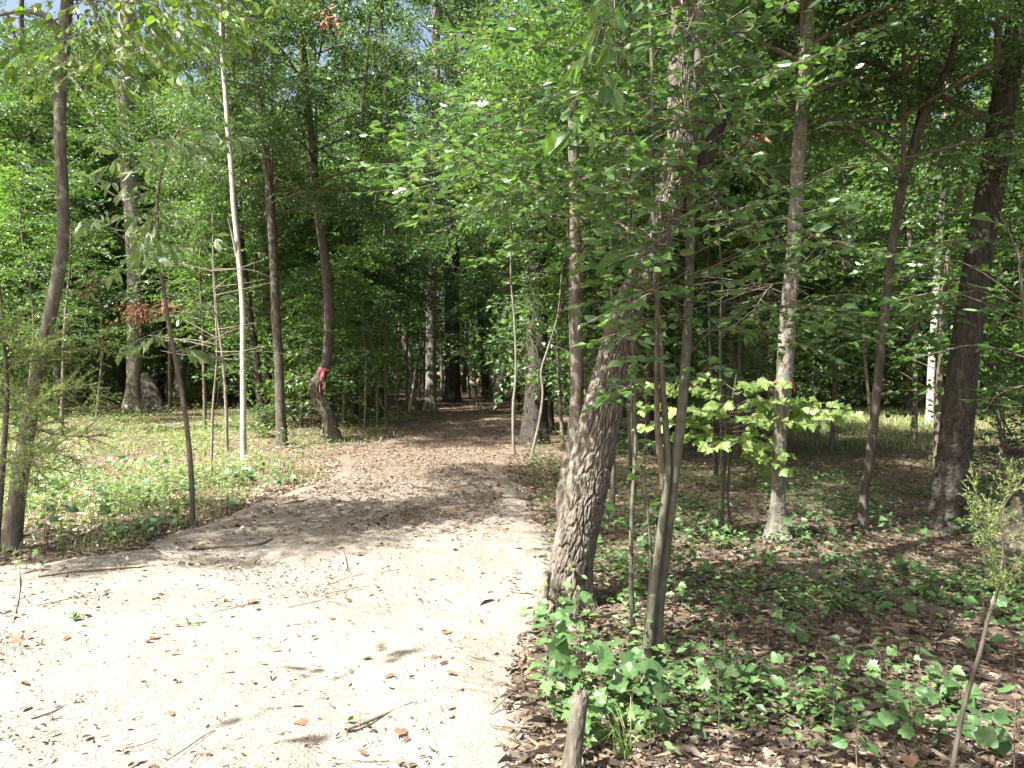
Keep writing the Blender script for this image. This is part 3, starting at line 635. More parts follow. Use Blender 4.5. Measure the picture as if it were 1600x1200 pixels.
# ------------------------------------------------------------------ more trees behind: one object each, sharing a few trunk and crown meshes
def trunk_variant(seed, H=17):
    rng = RNG(seed); g = Geo()
    P = np.array([(0, 0, -.1)] + [(rng.normal(0, .1 * (1 + q * .3)), rng.normal(0, .1 * (1 + q * .3)), H * (q + 1) / 5) for q in range(5)])
    smooth_tube(g, P, np.array([.15, .13, .115, .10, .075, .03]), .3, 14, (.04, .12, .008, seed), (.3, .35, 3), .03, seed)
    return g
TV = [trunk_variant(500 + q) for q in range(5)]
TRUNKS = [TV[q].mesh('trunk', [B_BROWN, B_DARK, B_GREY, B_DARK, B_BROWN][q]) for q in range(5)]
rng = RNG(900)
GROUP_T = 'trees standing back in the woods'
LAB_T = ['brown trunked tree among the leafy trees far back in the woods', 'dark trunked tree among the leafy trees far back in the woods', 'grey trunked tree among the leafy trees far back in the woods']
MARKS = [(60, 'leaning lichened tree'), (205, 'large grey tree'), (370, 'white sapling'), (432, 'straight brown tree'), (508, 'ribboned crooked tree'), (675, 'tall pale tree'), (838, 'broad dark trunk'), (950, 'leaning furrowed tree'), (1060, 'two stemmed sapling'), (1232, 'flaky grey tree'), (1385, 'thin bending tree'), (1515, 'thick dark trunk')]
def where(x, y):
    q = 800 + FPX * x / y
    c, n = min(MARKS, key=lambda m: abs(m[0] - q))
    return ('left of' if q < c - 14 else 'right of' if q > c + 14 else 'behind') + ' the ' + n
def far_word(y): return 'in the middle distance' if y < 24 else 'further back' if y < 36 else 'far back'
def free(x, y, m, pts): return all((x - a) ** 2 + (y - b) ** 2 > m * m for a, b in pts)
placed = list(TRUNK_AT); nb = 0
def forest_tree(x, y, v, th, s, zc, cs, rng):
    t = empty('forest_tree', (x, y, float(ground_z(x, y))), ('brown', 'dark', 'grey', 'dark', 'brown')[v] + f' trunked forest tree {far_word(y)}, {where(x, y)}', 'tree', GROUP_T)
    t.rotation_euler = (rng.normal(0, .03), rng.normal(0, .03), rng.uniform(0, 6.28))
    link('trunk', TRUNKS[v], t, scale=(th * s, th * s, s))
    link('crown', CROWNS[rng.integers(6)], t, loc=(0, 0, zc), rot=(0, 0, rng.uniform(0, 6.28)), scale=cs)
for it in range(9000):
    near = it < 700 and nb < 24
    y = rng.uniform(15.5, 25) if near else 25 + 33 * rng.random() ** .8
    x = rng.uniform(-1, 1) * (.70 * y + 2)
    l, r_ = path_edges(y)
    if l - .9 < x < r_ + .9: continue
    if -15 < x < -3.3 and y < 20: continue
    if x / y < -.31 and y < 30: continue
    if 4.5 < x < 24 and 14 < y < 28: continue
    if not free(x, y, 2.4 if near else 3.1, placed): continue
    placed.append((x, y)); v = rng.integers(5)
    if near: forest_tree(x, y, v, rng.uniform(.45, 1.1), rng.uniform(.75, .95), rng.uniform(2.6, 4.2), rng.uniform(.42, .62), rng)
    else: forest_tree(x, y, v, rng.uniform(.7, 1.8), rng.uniform(.9, 1.2), rng.uniform(2.8, 7.0), rng.uniform(.55, .9), rng)
    nb += 1
    if nb >= 115: break
print('forest trees', nb)
# understory saplings
ns = 0; sp = []
GROUP_S = 'leafy saplings under the trees'
LAB_S = ['small leafy sapling with flat sprays among the trees behind', 'bushy darker sapling in the shade among the trees behind']
for it in range(6000):
    y = 12 + 30 * rng.random() ** 1.5; x = rng.uniform(-1, 1) * (.66 * y + 1)
    l, r_ = path_edges(y)
    if l - 1.5 < x < r_ + 1.3: continue
    if -10 < x < -3.2 and y < 16.5: continue
    if x / y < -.31 and y < 24: continue
    if -.60 < x / y < -.335 and y < 30: continue
    if y < 33 and -.54 < x / y < -.42: continue
    if 5.5 < x < 24 and 13 < y < 28: continue
    if 0 < x < 6 and y < 13: continue
    if not free(x, y, 1.25, sp) or not free(x, y, .7, placed): continue
    sp.append((x, y)); v = rng.integers(5)
    t = empty('leafy_sapling', (x, y, float(ground_z(x, y))), ('bushy darker' if v in (1, 4) else 'small flat sprayed') + f' sapling {far_word(y)}, {where(x, y)}', 'sapling', GROUP_S)
    link('crown', SAPS[v], t, rot=(0, 0, rng.uniform(0, 6.28)), scale=rng.uniform(.8, 1.35))
    ns += 1
    if ns >= 115: break
print('saplings', ns)
SAPS2 = [sapling_mesh(340 + q, 6.0 + .8 * q, 1.7, 44 + 6 * q, [B_TWIG, (M_LEAFU, M_LEAF, M_LEAFU, M_LEAFN)[q]], low=.28) for q in range(4)]
for q, (x, D, sc, lab) in enumerate([(150, 25, 1., 'airy sapling with pale sprays in front of the large grey tree'), (40, 22, 1.05, 'leafy sapling behind the leaning tree at the far left edge'), (320, 20, .8, 'leafy sapling behind the dead twiggy sapling'), (470, 21, .85, 'dark leafy sapling between the straight brown tree and the crooked tree'), (570, 20, .75, 'leafy sapling just right of the ribboned crooked tree'), (635, 27, .9, 'leafy sapling hiding the top of the broken dead trunk'), (265, 27, 1.1, 'tall leafy sapling right of the dark stump'), (95, 19, .75, 'low leafy sapling in the sunny ground at the far left'),
    (745, 30, .9, 'leafy sapling where the path disappears'), (880, 15, .8, 'leafy sapling right of the broad dark trunk'), (930, 18, 1., 'tall leafy sapling behind the second stem of the leaning tree'), (1010, 14.5, .8, 'leafy sapling seen between the leaning tree and the two stemmed sapling'), (1075, 17, 1., 'tall leafy sapling behind the two stemmed sapling'), (1140, 13.5, .75, 'leafy sapling rising behind the bright maple'), (1300, 15, .8, 'leafy sapling between the flaky tree and the thin bending tree'), (1430, 16, .9, 'leafy sapling left of the thick dark trunk'), (1570, 13, .8, 'leafy sapling right of the thick dark trunk'), (1360, 27, 1.1, 'tall sapling at the far side of the sunlit glade'), (1500, 29, 1.1, 'tall sapling behind the thick dark trunk across the glade'), (690, 44, 1.2, 'leafy sapling in the gap between the two far trunks where the path bends'), (735, 41, 1.1, 'leafy sapling closing the far end of the path'), (770, 38, .9, 'leafy sapling left of the slim grey tree at the end of the path'), (655, 40, 1.1, 'leafy sapling far left of the path bend')]):
    p = px(x, 600, D); t = empty('leafy_sapling', (p[0], p[1], float(ground_z(p[0], p[1]))), lab, 'sapling', None)
    link('crown', SAPS2[q % 4], t, rot=(0, 0, q * 1.7), scale=sc); sp.append((p[0], p[1]))
for (x, D, v, zc, cs) in [(985, 10.8, 1, 3.3, .42), (1120, 11.8, 3, 3.6, .42), (900, 13.2, 0, 3.8, .45), (1040, 13.6, 4, 3.4, .5), (15, 31, 0, 6., .95), (120, 36, 2, 7., 1.0), (250, 38, 1, 7, .9), (330, 33, 3, 5, .75), (60, 42, 4, 8, 1.), (190, 36, 4, 8, .8)]:
    p = px(x, 600, D); forest_tree(p[0], p[1], v, 1.2 if D > 20 else .34, 1.1 if D > 20 else .55, zc, cs, rng)
t = empty('forest_tree', (-6.3, 4.9, float(ground_z(-6.3, 4.9))), 'unseen young tree added past the left edge to shade the middle of the path', 'tree')  # out of frame tree, added only for its shadow on the path
link('trunk', TRUNKS[2], t, scale=(.5, .5, .55)); link('crown', CROWNS[3], t, loc=(0, 0, 5.2), rot=(0, 0, 1.), scale=.40)
nsr = 0; sh = []
for it in range(4000):
    y = 14 + 34 * rng.random() ** .9; x = rng.uniform(-1, 1) * (.66 * y + 1)
    l, r_ = path_edges(y)
    if l - .9 < x < r_ + .7: continue
    if -9 < x < -3.4 and y < 17: continue
    if -.60 < x / y < -.335 and y < 30: continue
    if y < 33 and -.54 < x / y < -.42: continue
    if 6 < x < 24 and 15 < y < 27: continue
    if 0 < x < 6 and y < 14: continue
    if not free(x, y, 1.1, sh) or not free(x, y, .5, placed): continue
    sh.append((x, y)); v = rng.integers(4)
    t = empty('leafy_shrub', (x, y, float(ground_z(x, y))), ('low' if v < 2 else 'taller') + f' leafy shrub {far_word(y)}, {where(x, y)}', 'shrub', 'low shrubs between the trunks')
    link('foliage', SHRUBS[v], t, rot=(0, 0, rng.uniform(0, 6.28)), scale=rng.uniform(.7, 1.2))
    nsr += 1
    if nsr >= 110: break
# the far wood that closes the view
L = Leaves(); rng = RNG(950); g = Geo(); n = 90000
a = rng.uniform(-1.15, 1.15, n); rr = rng.uniform(58, 78, n); z = np.where(rng.random(n) < .3, 3.5 * rng.random(n), 17 * rng.random(n))
P = np.stack([np.sin(a) * rr, np.cos(a) * rr, z], -1)
kk = vnoise(P[:, 0] * .22, P[:, 1] * .22, P[:, 2] * .3, seed=5) > -.5; P = P[kk]
ph = rng.uniform(0, 6.28, len(P))
add_leaves(g, P, np.stack([np.cos(ph), np.sin(ph), rng.normal(-.3, .3, len(P))], -1), np.array([0, -.3, 1]) + rng.normal(0, .5, P.shape), rng.uniform(.4, .8, len(P)), LEAF_RHOMB, 1, None, rng)
for q in range(150):
    b = rng.uniform(-1.1, 1.1); r0 = rng.uniform(60, 76); x, y = math.sin(b) * r0, math.cos(b) * r0; zz = float(ground_z(x, y))
    tube(g, [(x, y, zz - .2), (x + rng.normal(0, .2), y, 8), (x + rng.normal(0, .4), y, 17)], [.25, .2, .1], 6, 0)
tag(link('far_woods', g.mesh('far_woods', [B_DARK, M_LEAF2])), 'dense green wall of woods closing the view far behind', 'woods', None, 'stuff')

# ------------------------------------------------------------------ hand placed small trees and foliage
# yellow green leaves hanging from the left tree
rt, oA, DA, QA = HERO['A']
rngA = RNG(81)
spec = [(98, 60, 6.8, 240, 40, 6.6), (100, 40, 6.8, 190, 95, 6.3), (104, 10, 6.8, 260, 10, 6.7), (96, 70, 6.8, 150, 110, 6.2), (104, 0, 6.8, 330, -10, 7.0), (100, 30, 6.8, 20, 60, 6.4), (98, 50, 6.8, -20, 20, 6.6), (104, 0, 6.8, 400, 30, 7.2), (104, 0, 6.8, 200, -40, 6.2), (104, 0, 6.8, 460, -20, 7.2), (100, 20, 6.8, 230, 80, 6.0), (100, 40, 6.8, 120, 115, 5.9), (104, 0, 6.8, 300, 35, 6.3), (104, -10, 6.8, 160, 60, 5.8), (104, 0, 6.8, 380, 0, 6.6), (100, 20, 6.8, 40, 110, 6.2), (104, -10, 6.8, 270, 70, 6.6)]
L, TW = boughs(spec, rngA, oA, .085, spacing=.075, side=.42, twig_gap=.11, droop=.35, tilt=.6, first=.25)
g = Geo(); flush(g, L, TW, LEAF_OVAL, rngA, cull=shift_cull(sun_gap([(px(190, 300, 7.5), .4), (px(290, 230, 7.5), .4), (px(160, 370, 7.5), .35)], .15), oA)); link('low_foliage', g.mesh('low_foliage', [B_TWIG, M_YEL]), rt)
def small_tree(name, label, cat, stem, D, r0, r1, spec, leaf, tmpl, mats, seed, group=None, extra=(), **kw):
    P = np.array([px(a, b, D + dd) for a, b, dd in stem]); P[0][2] = float(ground_z(P[0][0], P[0][1])) - .03
    root = empty(name, (P[0][0], P[0][1], P[0][2] + .03), label, cat, group); o = np.array(root.location)
    g = Geo(); smooth_tube(g, P - o, np.linspace(r0, r1, len(P)), .04, 10, None, (.05, .3, 3), .008, seed); link('trunk', g.mesh('trunk', mats[0]), root)
    for e in extra:
        E = np.array([px(a, b, D + dd) for a, b, dd in e]); g = Geo(); smooth_tube(g, E - o, np.linspace(r0 * .8, r1 * .7, len(E)), .05, 8, None, None, .008, seed + 1); link('second_stem', g.mesh('second_stem', mats[0]), root)
    if spec:
        rng = RNG(seed); L, TW = boughs(spec, rng, o, leaf, **kw)
        g = Geo(); flush(g, L, TW, tmpl, rng); link('crown', g.mesh('crown', [B_TWIG, mats[1]]), root)
    TRUNK_AT.append((o[0], o[1]))
    return root, o
DB = depth_of(826)
small_tree('pale_leaved_sapling', 'thin sapling with pale drooping compound leaves at the left edge of the path', 'sapling',
    [(301, 826, 0), (297, 720, 0), (285, 620, 0), (264, 510, .05), (251, 400, .05), (247, 310, .05), (262, 240, 0), (285, 190, -.05)], DB, .028, .008,
    [(250, 340, 7.8, 120, 345, 7.4), (248, 300, 7.8, 170, 285, 7.5), (255, 260, 7.8, 180, 240, 7.3), (265, 240, 7.8, 330, 225, 7.4), (250, 330, 7.8, 230, 390, 7.2), (252, 400, 7.8, 180, 420, 7.6), (270, 225, 7.8, 240, 215, 7.2), (252, 390, 7.8, 330, 370, 8.), (262, 500, 7.8, 340, 470, 8.), (285, 200, 7.7, 370, 215, 7.6), (270, 540, 7.8, 360, 560, 8.), (264, 510, 7.8, 200, 540, 7.6)],
    .15, LEAF_LANCE, [B_TWIG, M_PALE], 82, spacing=.05, side=.34, twig_gap=.10, droop=.3, tilt=.4, first=.1, twig_r=.005, up=nrm(np.array([-.25, -.25, 1.])))
# saplings standing between the path and the broad trunk
for i, (stem, D, r0, lab, spec) in enumerate([
    ([(803, 712, 0), (802, 640, 0), (806, 580, 0), (804, 500, 0), (798, 420, 0), (800, 300, 0)], 14., .03, 'thin green stemmed sapling in front of the broad dark trunk', [(800, 430, 14, 740, 400, 13.5), (800, 380, 14, 870, 350, 13.6), (803, 470, 14, 850, 440, 14)]),
    ([(829, 720, 0), (842, 660, 0), (848, 615, 0), (846, 580, 0), (858, 540, 0), (872, 490, 0), (878, 420, 0)], 13.2, .026, 'crooked thin sapling curving up in front of the broad dark trunk', [(872, 490, 13.2, 930, 470, 13.), (860, 540, 13.2, 900, 560, 13)]),
    ([(990, 990, 0), (986, 900, 0), (988, 800, 0), (993, 700, .02), (990, 600, .02), (986, 520, 0)], 4.7, .016, 'thin upright sapling between the leaning tree and the two stemmed sapling', [(988, 830, 4.7, 960, 800, 4.6), (990, 740, 4.7, 1020, 700, 4.6), (992, 650, 4.7, 950, 620, 4.8), (988, 560, 4.7, 940, 540, 4.6), (988, 880, 4.7, 940, 870, 4.6), (987, 900, 4.7, 1010, 860, 4.5)]),
    ([(1003, 1040, 0), (1012, 950, 0), (1016, 880, 0), (1011, 800, 0), (1005, 740, 0)], 4.25, .011, 'spindly bare seedling stem against the foot of the two stemmed sapling', [(1011, 800, 4.25, 1000, 740, 4.2)]),
    ([(957, 790, 0), (958, 700, 0), (955, 600, 0), (956, 480, 0), (955, 300, 0), (957, 150, 0)], 9., .03, 'slim straight sapling rising behind the leaning furrowed tree', [(955, 330, 9, 900, 300, 8.8), (956, 250, 9, 1000, 230, 8.8), (956, 400, 9, 1000, 380, 8.6), (956, 190, 9, 900, 150, 8.6)]),
    ([(992, 790, 0), (988, 640, 0), (984, 480, 0), (990, 300, 0), (992, 150, 0)], 9.6, .024, 'slim pale sapling just right of the straight one behind the leaning tree', [(990, 300, 9.6, 1030, 280, 9.2), (990, 240, 9.6, 940, 210, 9.2)]),
    ([(603, 650, 0), (603, 600, 0), (602, 500, 0), (604, 460, 0), (600, 400, 0), (602, 330, 0), (603, 250, 0)], 23., .06, 'pale forked sapling with flat layered leaves left of the path', [(603, 500, 23, 525, 495, 22), (602, 440, 23, 530, 420, 22), (602, 400, 23, 680, 385, 22), (603, 360, 23, 540, 345, 22), (602, 470, 23, 650, 480, 22), (603, 550, 23, 520, 560, 22), (603, 330, 23, 670, 320, 22), (602, 520, 23, 545, 530, 22), (603, 420, 23, 560, 400, 21)]),
    ([(590, 655, 0), (590, 600, 0), (593, 500, 0), (594, 440, 0), (588, 380, 0), (586, 300, 0)], 22.4, .05, 'grey sapling standing against the pale forked sapling left of the path', [(590, 450, 22.4, 540, 440, 22), (588, 390, 22.4, 640, 380, 22), (587, 330, 22.4, 530, 310, 22)]),
    ([(355, 700, 0), (352, 620, 0), (347, 560, 0), (340, 500, 0), (334, 420, 0), (332, 330, 0)], 15.2, .035, 'thin brown sapling just left of the white barked sapling', [(346, 560, 15.2, 300, 550, 14.8), (338, 480, 15.2, 300, 470, 14.6), (334, 400, 15.2, 380, 390, 14.8), (333, 350, 15.2, 290, 330, 14.8)]),
    ([(1128, 560, 0), (1126, 500, 0), (1128, 440, 0), (1124, 380, 0), (1120, 300, 0)], 11., .02, 'slender pale stem in the shade above the bright maple leaves', [(1124, 400, 11, 1160, 380, 10.8), (1122, 340, 11, 1090, 320, 10.6)]),
]):
    far = D > 12
    small_tree('thin_sapling', lab, 'sapling', stem, D, r0, r0 * .35, spec, .105 if far else .08, LEAF_RHOMB if far else LEAF_OVAL, [B_GREY if far else B_SMOOTH, M_LEAFU if far else M_LEAFN], 600 + i, spacing=.07, side=.36, twig_gap=.11, tilt=.3, first=.1)

for key, seed, spec in [
    ('Q', 851, [(1235, 480, 7.5, 1120, 440, 6.9), (1232, 500, 7.5, 1330, 460, 7.), (1240, 400, 7.5, 1130, 340, 7.), (1240, 390, 7.5, 1350, 330, 7.), (1245, 300, 7.5, 1120, 250, 7.), (1245, 300, 7.5, 1380, 240, 7.), (1250, 200, 7.5, 1150, 130, 6.8), (1255, 150, 7.5, 1370, 120, 7.), (1258, 100, 7.5, 1180, 30, 7.), (1262, 60, 7.5, 1400, 40, 7.), (1235, 440, 7.5, 1170, 500, 6.8), (1250, 220, 7.5, 1330, 190, 6.6), (1240, 360, 7.5, 1300, 400, 6.6)]),
    ('R', 852, [(1380, 500, 8.1, 1480, 470, 7.6), (1378, 540, 8.1, 1300, 520, 7.6), (1395, 380, 8.1, 1490, 330, 7.6), (1395, 380, 8.1, 1310, 350, 7.8), (1410, 280, 8.1, 1520, 240, 7.6), (1405, 300, 8.1, 1330, 270, 7.6), (1440, 190, 8.1, 1540, 150, 7.8), (1450, 160, 8.1, 1370, 110, 7.8), (1490, 60, 8.1, 1420, 20, 7.6), (1390, 420, 8.1, 1460, 420, 7.4), (1470, 110, 8.1, 1540, 60, 7.6)]),
    ('S', 853, [(1530, 400, 8.2, 1440, 380, 7.6), (1535, 360, 8.2, 1620, 330, 7.6), (1545, 300, 8.2, 1450, 250, 7.6), (1560, 200, 8.2, 1470, 130, 7.6), (1575, 120, 8.2, 1480, 50, 7.6), (1515, 500, 8.2, 1420, 520, 7.7), (1550, 280, 8.2, 1640, 220, 7.8), (1570, 150, 8.2, 1640, 90, 7.8), (1580, 80, 8.2, 1500, 0, 7.4)])]:
    rt, oo, DD, QQ = HERO[key]; rq = RNG(seed)
    L, TW = boughs(spec, rq, oo, .088, spacing=.065, side=.5, twig_gap=.10, tilt=.7, first=.12, droop=.08)
    g = Geo(); flush(g, L, TW, LEAF_OVAL, rq, cull=shift_cull(cullM, oo)); link('low_foliage', g.mesh('low_foliage', [B_TWIG, M_LEAFN]), rt)
# the bright maple: every leaf an object of its own
DM = 7.6
stem = np.array([px(1128, 828, DM), px(1130, 770, DM), px(1134, 720, DM), px(1138, 670, DM), px(1145, 620, DM), px(1150, 585, DM)])
stem[0][2] = float(ground_z(stem[0][0], DM)) - .03
root = empty('maple_sapling', (stem[0][0], stem[0][1], stem[0][2] + .03), 'low maple sapling with flat layers of bright sunlit yellow green leaves', 'sapling')
o = np.array(root.location)
g = Geo(); smooth_tube(g, stem - o, np.linspace(.019, .007, 6), .04, 10, None, (.05, .3, 3), .006, 3); link('trunk', g.mesh('trunk', B_BROWN), root)
st2 = np.array([px(1142, 828, DM), px(1137, 770, DM), px(1140, 720, DM), px(1135, 690, DM)])
g = Geo(); smooth_tube(g, st2 - o, np.linspace(.014, .008, 4), .04, 8, None, None, .006, 4); link('second_stem', g.mesh('second_stem', B_BROWN), root)
rng = RNG(83)
g = Geo(); add_leaves(g, np.zeros((1, 3)), np.array([[1., 0, 0]]), np.array([[0, 0, 1.]]), 1., LEAF_MAPLE, 0, np.array([.5])); MAPLE_ME = g.mesh('leaf', M_MAPLE)
MAPLE_MES = []
for q in range(4):
    g = Geo(); add_leaves(g, np.zeros((1, 3)), np.array([[1., 0, -.1 * q]]), np.array([[0, .1 * q - .15, 1.]]), 1., LEAF_MAPLE, 0, np.array([q / 3.]), None, np.array([.6 + .5 * q])); MAPLE_MES.append(g.mesh('leaf', M_MAPLE))
def leaf_obj(me, root, p, xdir, nn, s):
    X = nrm(xdir); Y = nrm(np.cross(nn, X)); Z = np.cross(X, Y)
    M = Matrix(((X[0] * s, Y[0] * s, Z[0] * s, p[0]), (X[1] * s, Y[1] * s, Z[1] * s, p[1]), (X[2] * s, Y[2] * s, Z[2] * s, p[2]), (0, 0, 0, 1)))
    ob = link('leaf', me, root); ob.matrix_local = M
    return ob
TW = []; nl = 0
tiers = [(1146, 622, 1010, 600), (1146, 622, 1180, 597), (1148, 610, 1090, 590), (1148, 610, 1225, 600), (1140, 660, 1000, 632), (1140, 655, 1060, 640), (1142, 650, 1270, 622), (1142, 655, 1310, 650), (1140, 670, 1000, 668), (1138, 680, 1070, 690), (1140, 670, 1240, 665), (1138, 690, 1110, 700), (1138, 690, 1210, 705), (1140, 680, 1225, 735), (1140, 665, 1180, 655), (1142, 640, 1320, 632), (1142, 650, 1120, 630), (1139, 685, 1160, 690), (1142, 650, 1260, 645), (1142, 655, 1290, 665), (1142, 640, 1200, 625), (1140, 675, 1215, 690), (1140, 680, 1235, 715), (1146, 625, 1050, 612), (1140, 665, 1040, 655), (1139, 680, 1030, 690), (1142, 645, 1330, 645), (1140, 690, 1205, 750)]
for (x0, y0, x1, y1) in tiers:
    a = px(x0, y0, DM); b = px(x1, y1, DM + rng.uniform(-.6, .1))
    n = max(5, int(np.linalg.norm(b - a) / .042)); P = catmull([a, (a + b) / 2 + np.array([0, 0, .05]), b], 10) - o
    TW.append((P, np.linspace(.006, .002, 10)))
    for q in range(n):
        t = .22 + .78 * (q + rng.random() * .6) / n; j = min(int(t * 9), 8); c = P[j] + (P[j + 1] - P[j]) * (t * 9 - j)
        d = nrm(b - a); w = np.array([-d[1], d[0], 0]); sgn = 1 if q % 2 else -1
        xd = d * rng.uniform(.2, 1) + sgn * w * rng.uniform(.3, 1.1) + np.array([0, 0, rng.normal(-.25, .15)])
        c2 = c + xd * .05
        TW.append((np.array([c, c2]), np.array([.0018, .0012])))
        leaf_obj(MAPLE_MES[rng.integers(4)], root, c2, xd, np.array([-.5, -.6, .85]) + rng.normal(0, .25, 3), rng.uniform(.065, .125)); nl += 1
g = Geo()
for P, R in TW: tube(g, P, R, 4, 0, cap=False)
link('twigs', g.mesh('twigs', B_TWIG), root)
print('maple leaves', nl)

# cedar: feathery needle sprays
def cedar(g, rng, a, b, n, ln=.35, needle=.03):
    a = np.asarray(a, float); b = np.asarray(b, float)
    P = catmull([a, (a + b) / 2 + rng.normal(0, .03, 3), b], 10); tube(g, P, np.linspace(.02, .006, 10) * ln, 4, 0, cap=False)
    NP = []; ND = []
    for q in range(n):
        t = .1 + .9 * rng.random(); j = min(int(t * 9), 8); c = P[j] + (P[j + 1] - P[j]) * (t * 9 - j)
        d = nrm(nrm(b - a) * .7 + rng.normal(0, .55, 3) + np.array([0, 0, .15]))
        l_ = ln * rng.uniform(.4, 1.1) * (1.1 - .6 * t)
        m = max(6, int(l_ / .007)); u = rng.random(m)[:, None]
        NP.append(c + d * l_ * u + np.array([0, 0, -.25]) * (l_ * u) ** 2); ND.append(nrm(d * .8 + rng.normal(0, .55, (m, 3))))
        tube(g, np.array([c, c + d * l_]), [.0063 * ln, .003 * ln], 3, 0, cap=False)
    NP = np.concatenate(NP); ND = np.concatenate(ND)
    W = nrm(np.cross(ND, rng.normal(0, 1, ND.shape))) * (needle * .11)
    s = needle * rng.uniform(.5, 1.2, len(NP))[:, None]
    V = np.stack([NP - W, NP + W, NP + ND * s], 1).reshape(-1, 3)
    g.add(V, np.arange(len(V)).reshape(-1, 3), 1, np.repeat(rng.random(len(NP)), 3))
def cedar_tree(name, label, stem, D, r0, sprays, seed, n=34, ln=.35, needle=.028):
    rng = RNG(seed); P = np.array([px(a, b, D) for a, b in stem]); P[0][2] = float(ground_z(P[0][0], P[0][1])) - .03
    root = empty(name, (P[0][0], P[0][1], P[0][2] + .03), label, 'cedar'); o = np.array(root.location)
    g = Geo(); smooth_tube(g, P - o, np.linspace(r0, r0 * .3, len(P)), .04, 10, None, (.05, .3, 3), .01, seed); link('trunk', g.mesh('trunk', B_BROWN), root)
    g = Geo()
    for (x0, y0, d0, x1, y1, d1) in sprays: cedar(g, rng, px(x0, y0, d0) - o, px(x1, y1, d1) - o, n, ln, needle)
    link('foliage', g.mesh('foliage', [B_TWIG, M_CEDAR]), root)
cedar_tree('young_cedar', 'young cedar with feathery yellow green needles in front of the leaning left tree', [(-8, 880), (-2, 800), (6, 700), (12, 610), (8, 520), (0, 440)], 6.3, .03,
    [(4, 720, 6.3, 90, 690, 6.0), (6, 690, 6.3, 150, 640, 6.2), (8, 650, 6.3, 110, 600, 5.9), (10, 610, 6.3, 150, 600, 6.5), (10, 580, 6.3, 60, 540, 6.0), (8, 540, 6.3, 40, 490, 6.1), (6, 680, 6.3, 130, 720, 6.4), (2, 740, 6.3, 60, 760, 6.0), (8, 600, 6.3, 60, 640, 5.8), (5, 500, 6.3, -40, 470, 6.2), (4, 700, 6.3, -60, 680, 6.2), (6, 640, 6.3, 90, 655, 6.6), (9, 570, 6.3, 120, 565, 6.8), (4, 720, 6.3, 50, 720, 5.8), (8, 620, 6.3, -50, 590, 6.1), (10, 600, 6.3, 200, 620, 6.9), (10, 560, 6.3, 170, 540, 7.2), (8, 540, 6.3, 230, 560, 7.4), (6, 660, 6.3, 170, 680, 6.6), (4, 700, 6.3, 120, 740, 6.2), (8, 560, 6.3, 90, 520, 6.6)], 84)
cedar_tree('small_cedar', 'small cedar seedling with a bent bare stem at the lower right corner', [(1480, 1215), (1505, 1120), (1532, 1020), (1545, 960), (1556, 930), (1566, 860), (1562, 800)], 2.95, .010,
    [(1556, 930, 2.95, 1520, 850, 2.9), (1562, 900, 2.95, 1600, 860, 2.8), (1562, 880, 2.95, 1545, 820, 2.95), (1566, 850, 2.95, 1540, 790, 3.), (1564, 840, 2.95, 1610, 780, 2.9), (1562, 800, 2.95, 1570, 720, 2.95), (1562, 820, 2.95, 1520, 740, 3.), (1562, 800, 2.95, 1600, 730, 3.0), (1560, 860, 2.95, 1520, 800, 2.8), (1562, 850, 2.95, 1590, 820, 3.1)], 85, 30, .12, .016)

# bare twiggy dead sapling
rng = RNG(86); D = 11.5
P = np.array([px(330, 735, D), px(333, 640, D), px(338, 560, D), px(336, 480, D), px(330, 400, D)]); P[0][2] = float(ground_z(P[0][0], D)) - .03
root = empty('dead_sapling', (P[0][0], P[0][1], P[0][2] + .03), 'dead sapling with many bare horizontal twigs left of the white sapling', 'sapling'); o = np.array(root.location)
g = Geo(); smooth_tube(g, P - o, np.linspace(.022, .006, 5), .05, 8, None, None, .01, 5); link('trunk', g.mesh('trunk', B_DRIFT), root)
for q in range(22):
    t = rng.uniform(.45, .95); c = P[0] * (1 - t) + P[-1] * t; c = px(334 + rng.normal(0, 2), 735 - 335 * t, D); sgn = -1 if rng.random() < .7 else 1
    e = c + np.array([sgn * rng.uniform(.4, .95), rng.normal(0, .4), rng.normal(.08, .12)])
    g = Geo(); smooth_tube(g, np.array([c, (c + e) / 2 + rng.normal(0, .04, 3), e]) - o, np.array([.007, .005, .002]), .1, 4, None); link('twig', g.mesh('twig', B_DRIFT), root)

# small near branch with long leaves at the right, over the thick trunk
small_tree('leaning_sapling', 'thin sapling reaching in from the right with long glossy leaves', 'sapling', [(1640, 900, 0), (1625, 760, 0), (1610, 620, 0), (1600, 480, 0), (1590, 380, 0)], 5.0, .022, .006,
    [(1605, 560, 5, 1430, 560, 4.8), (1600, 500, 5, 1400, 470, 4.7), (1598, 470, 5, 1470, 400, 4.7), (1608, 600, 5, 1540, 640, 4.6), (1600, 480, 5, 1380, 430, 5.2), (1595, 420, 5, 1560, 330, 4.8), (1592, 400, 5, 1660, 350, 5.)], .10, LEAF_LANCE, [B_BROWN, M_LEAFN], 87, spacing=.12, side=.22, twig_gap=.2, tilt=.35, first=.15)
# leaves right over the camera's path, dark against the light
rng = RNG(88)

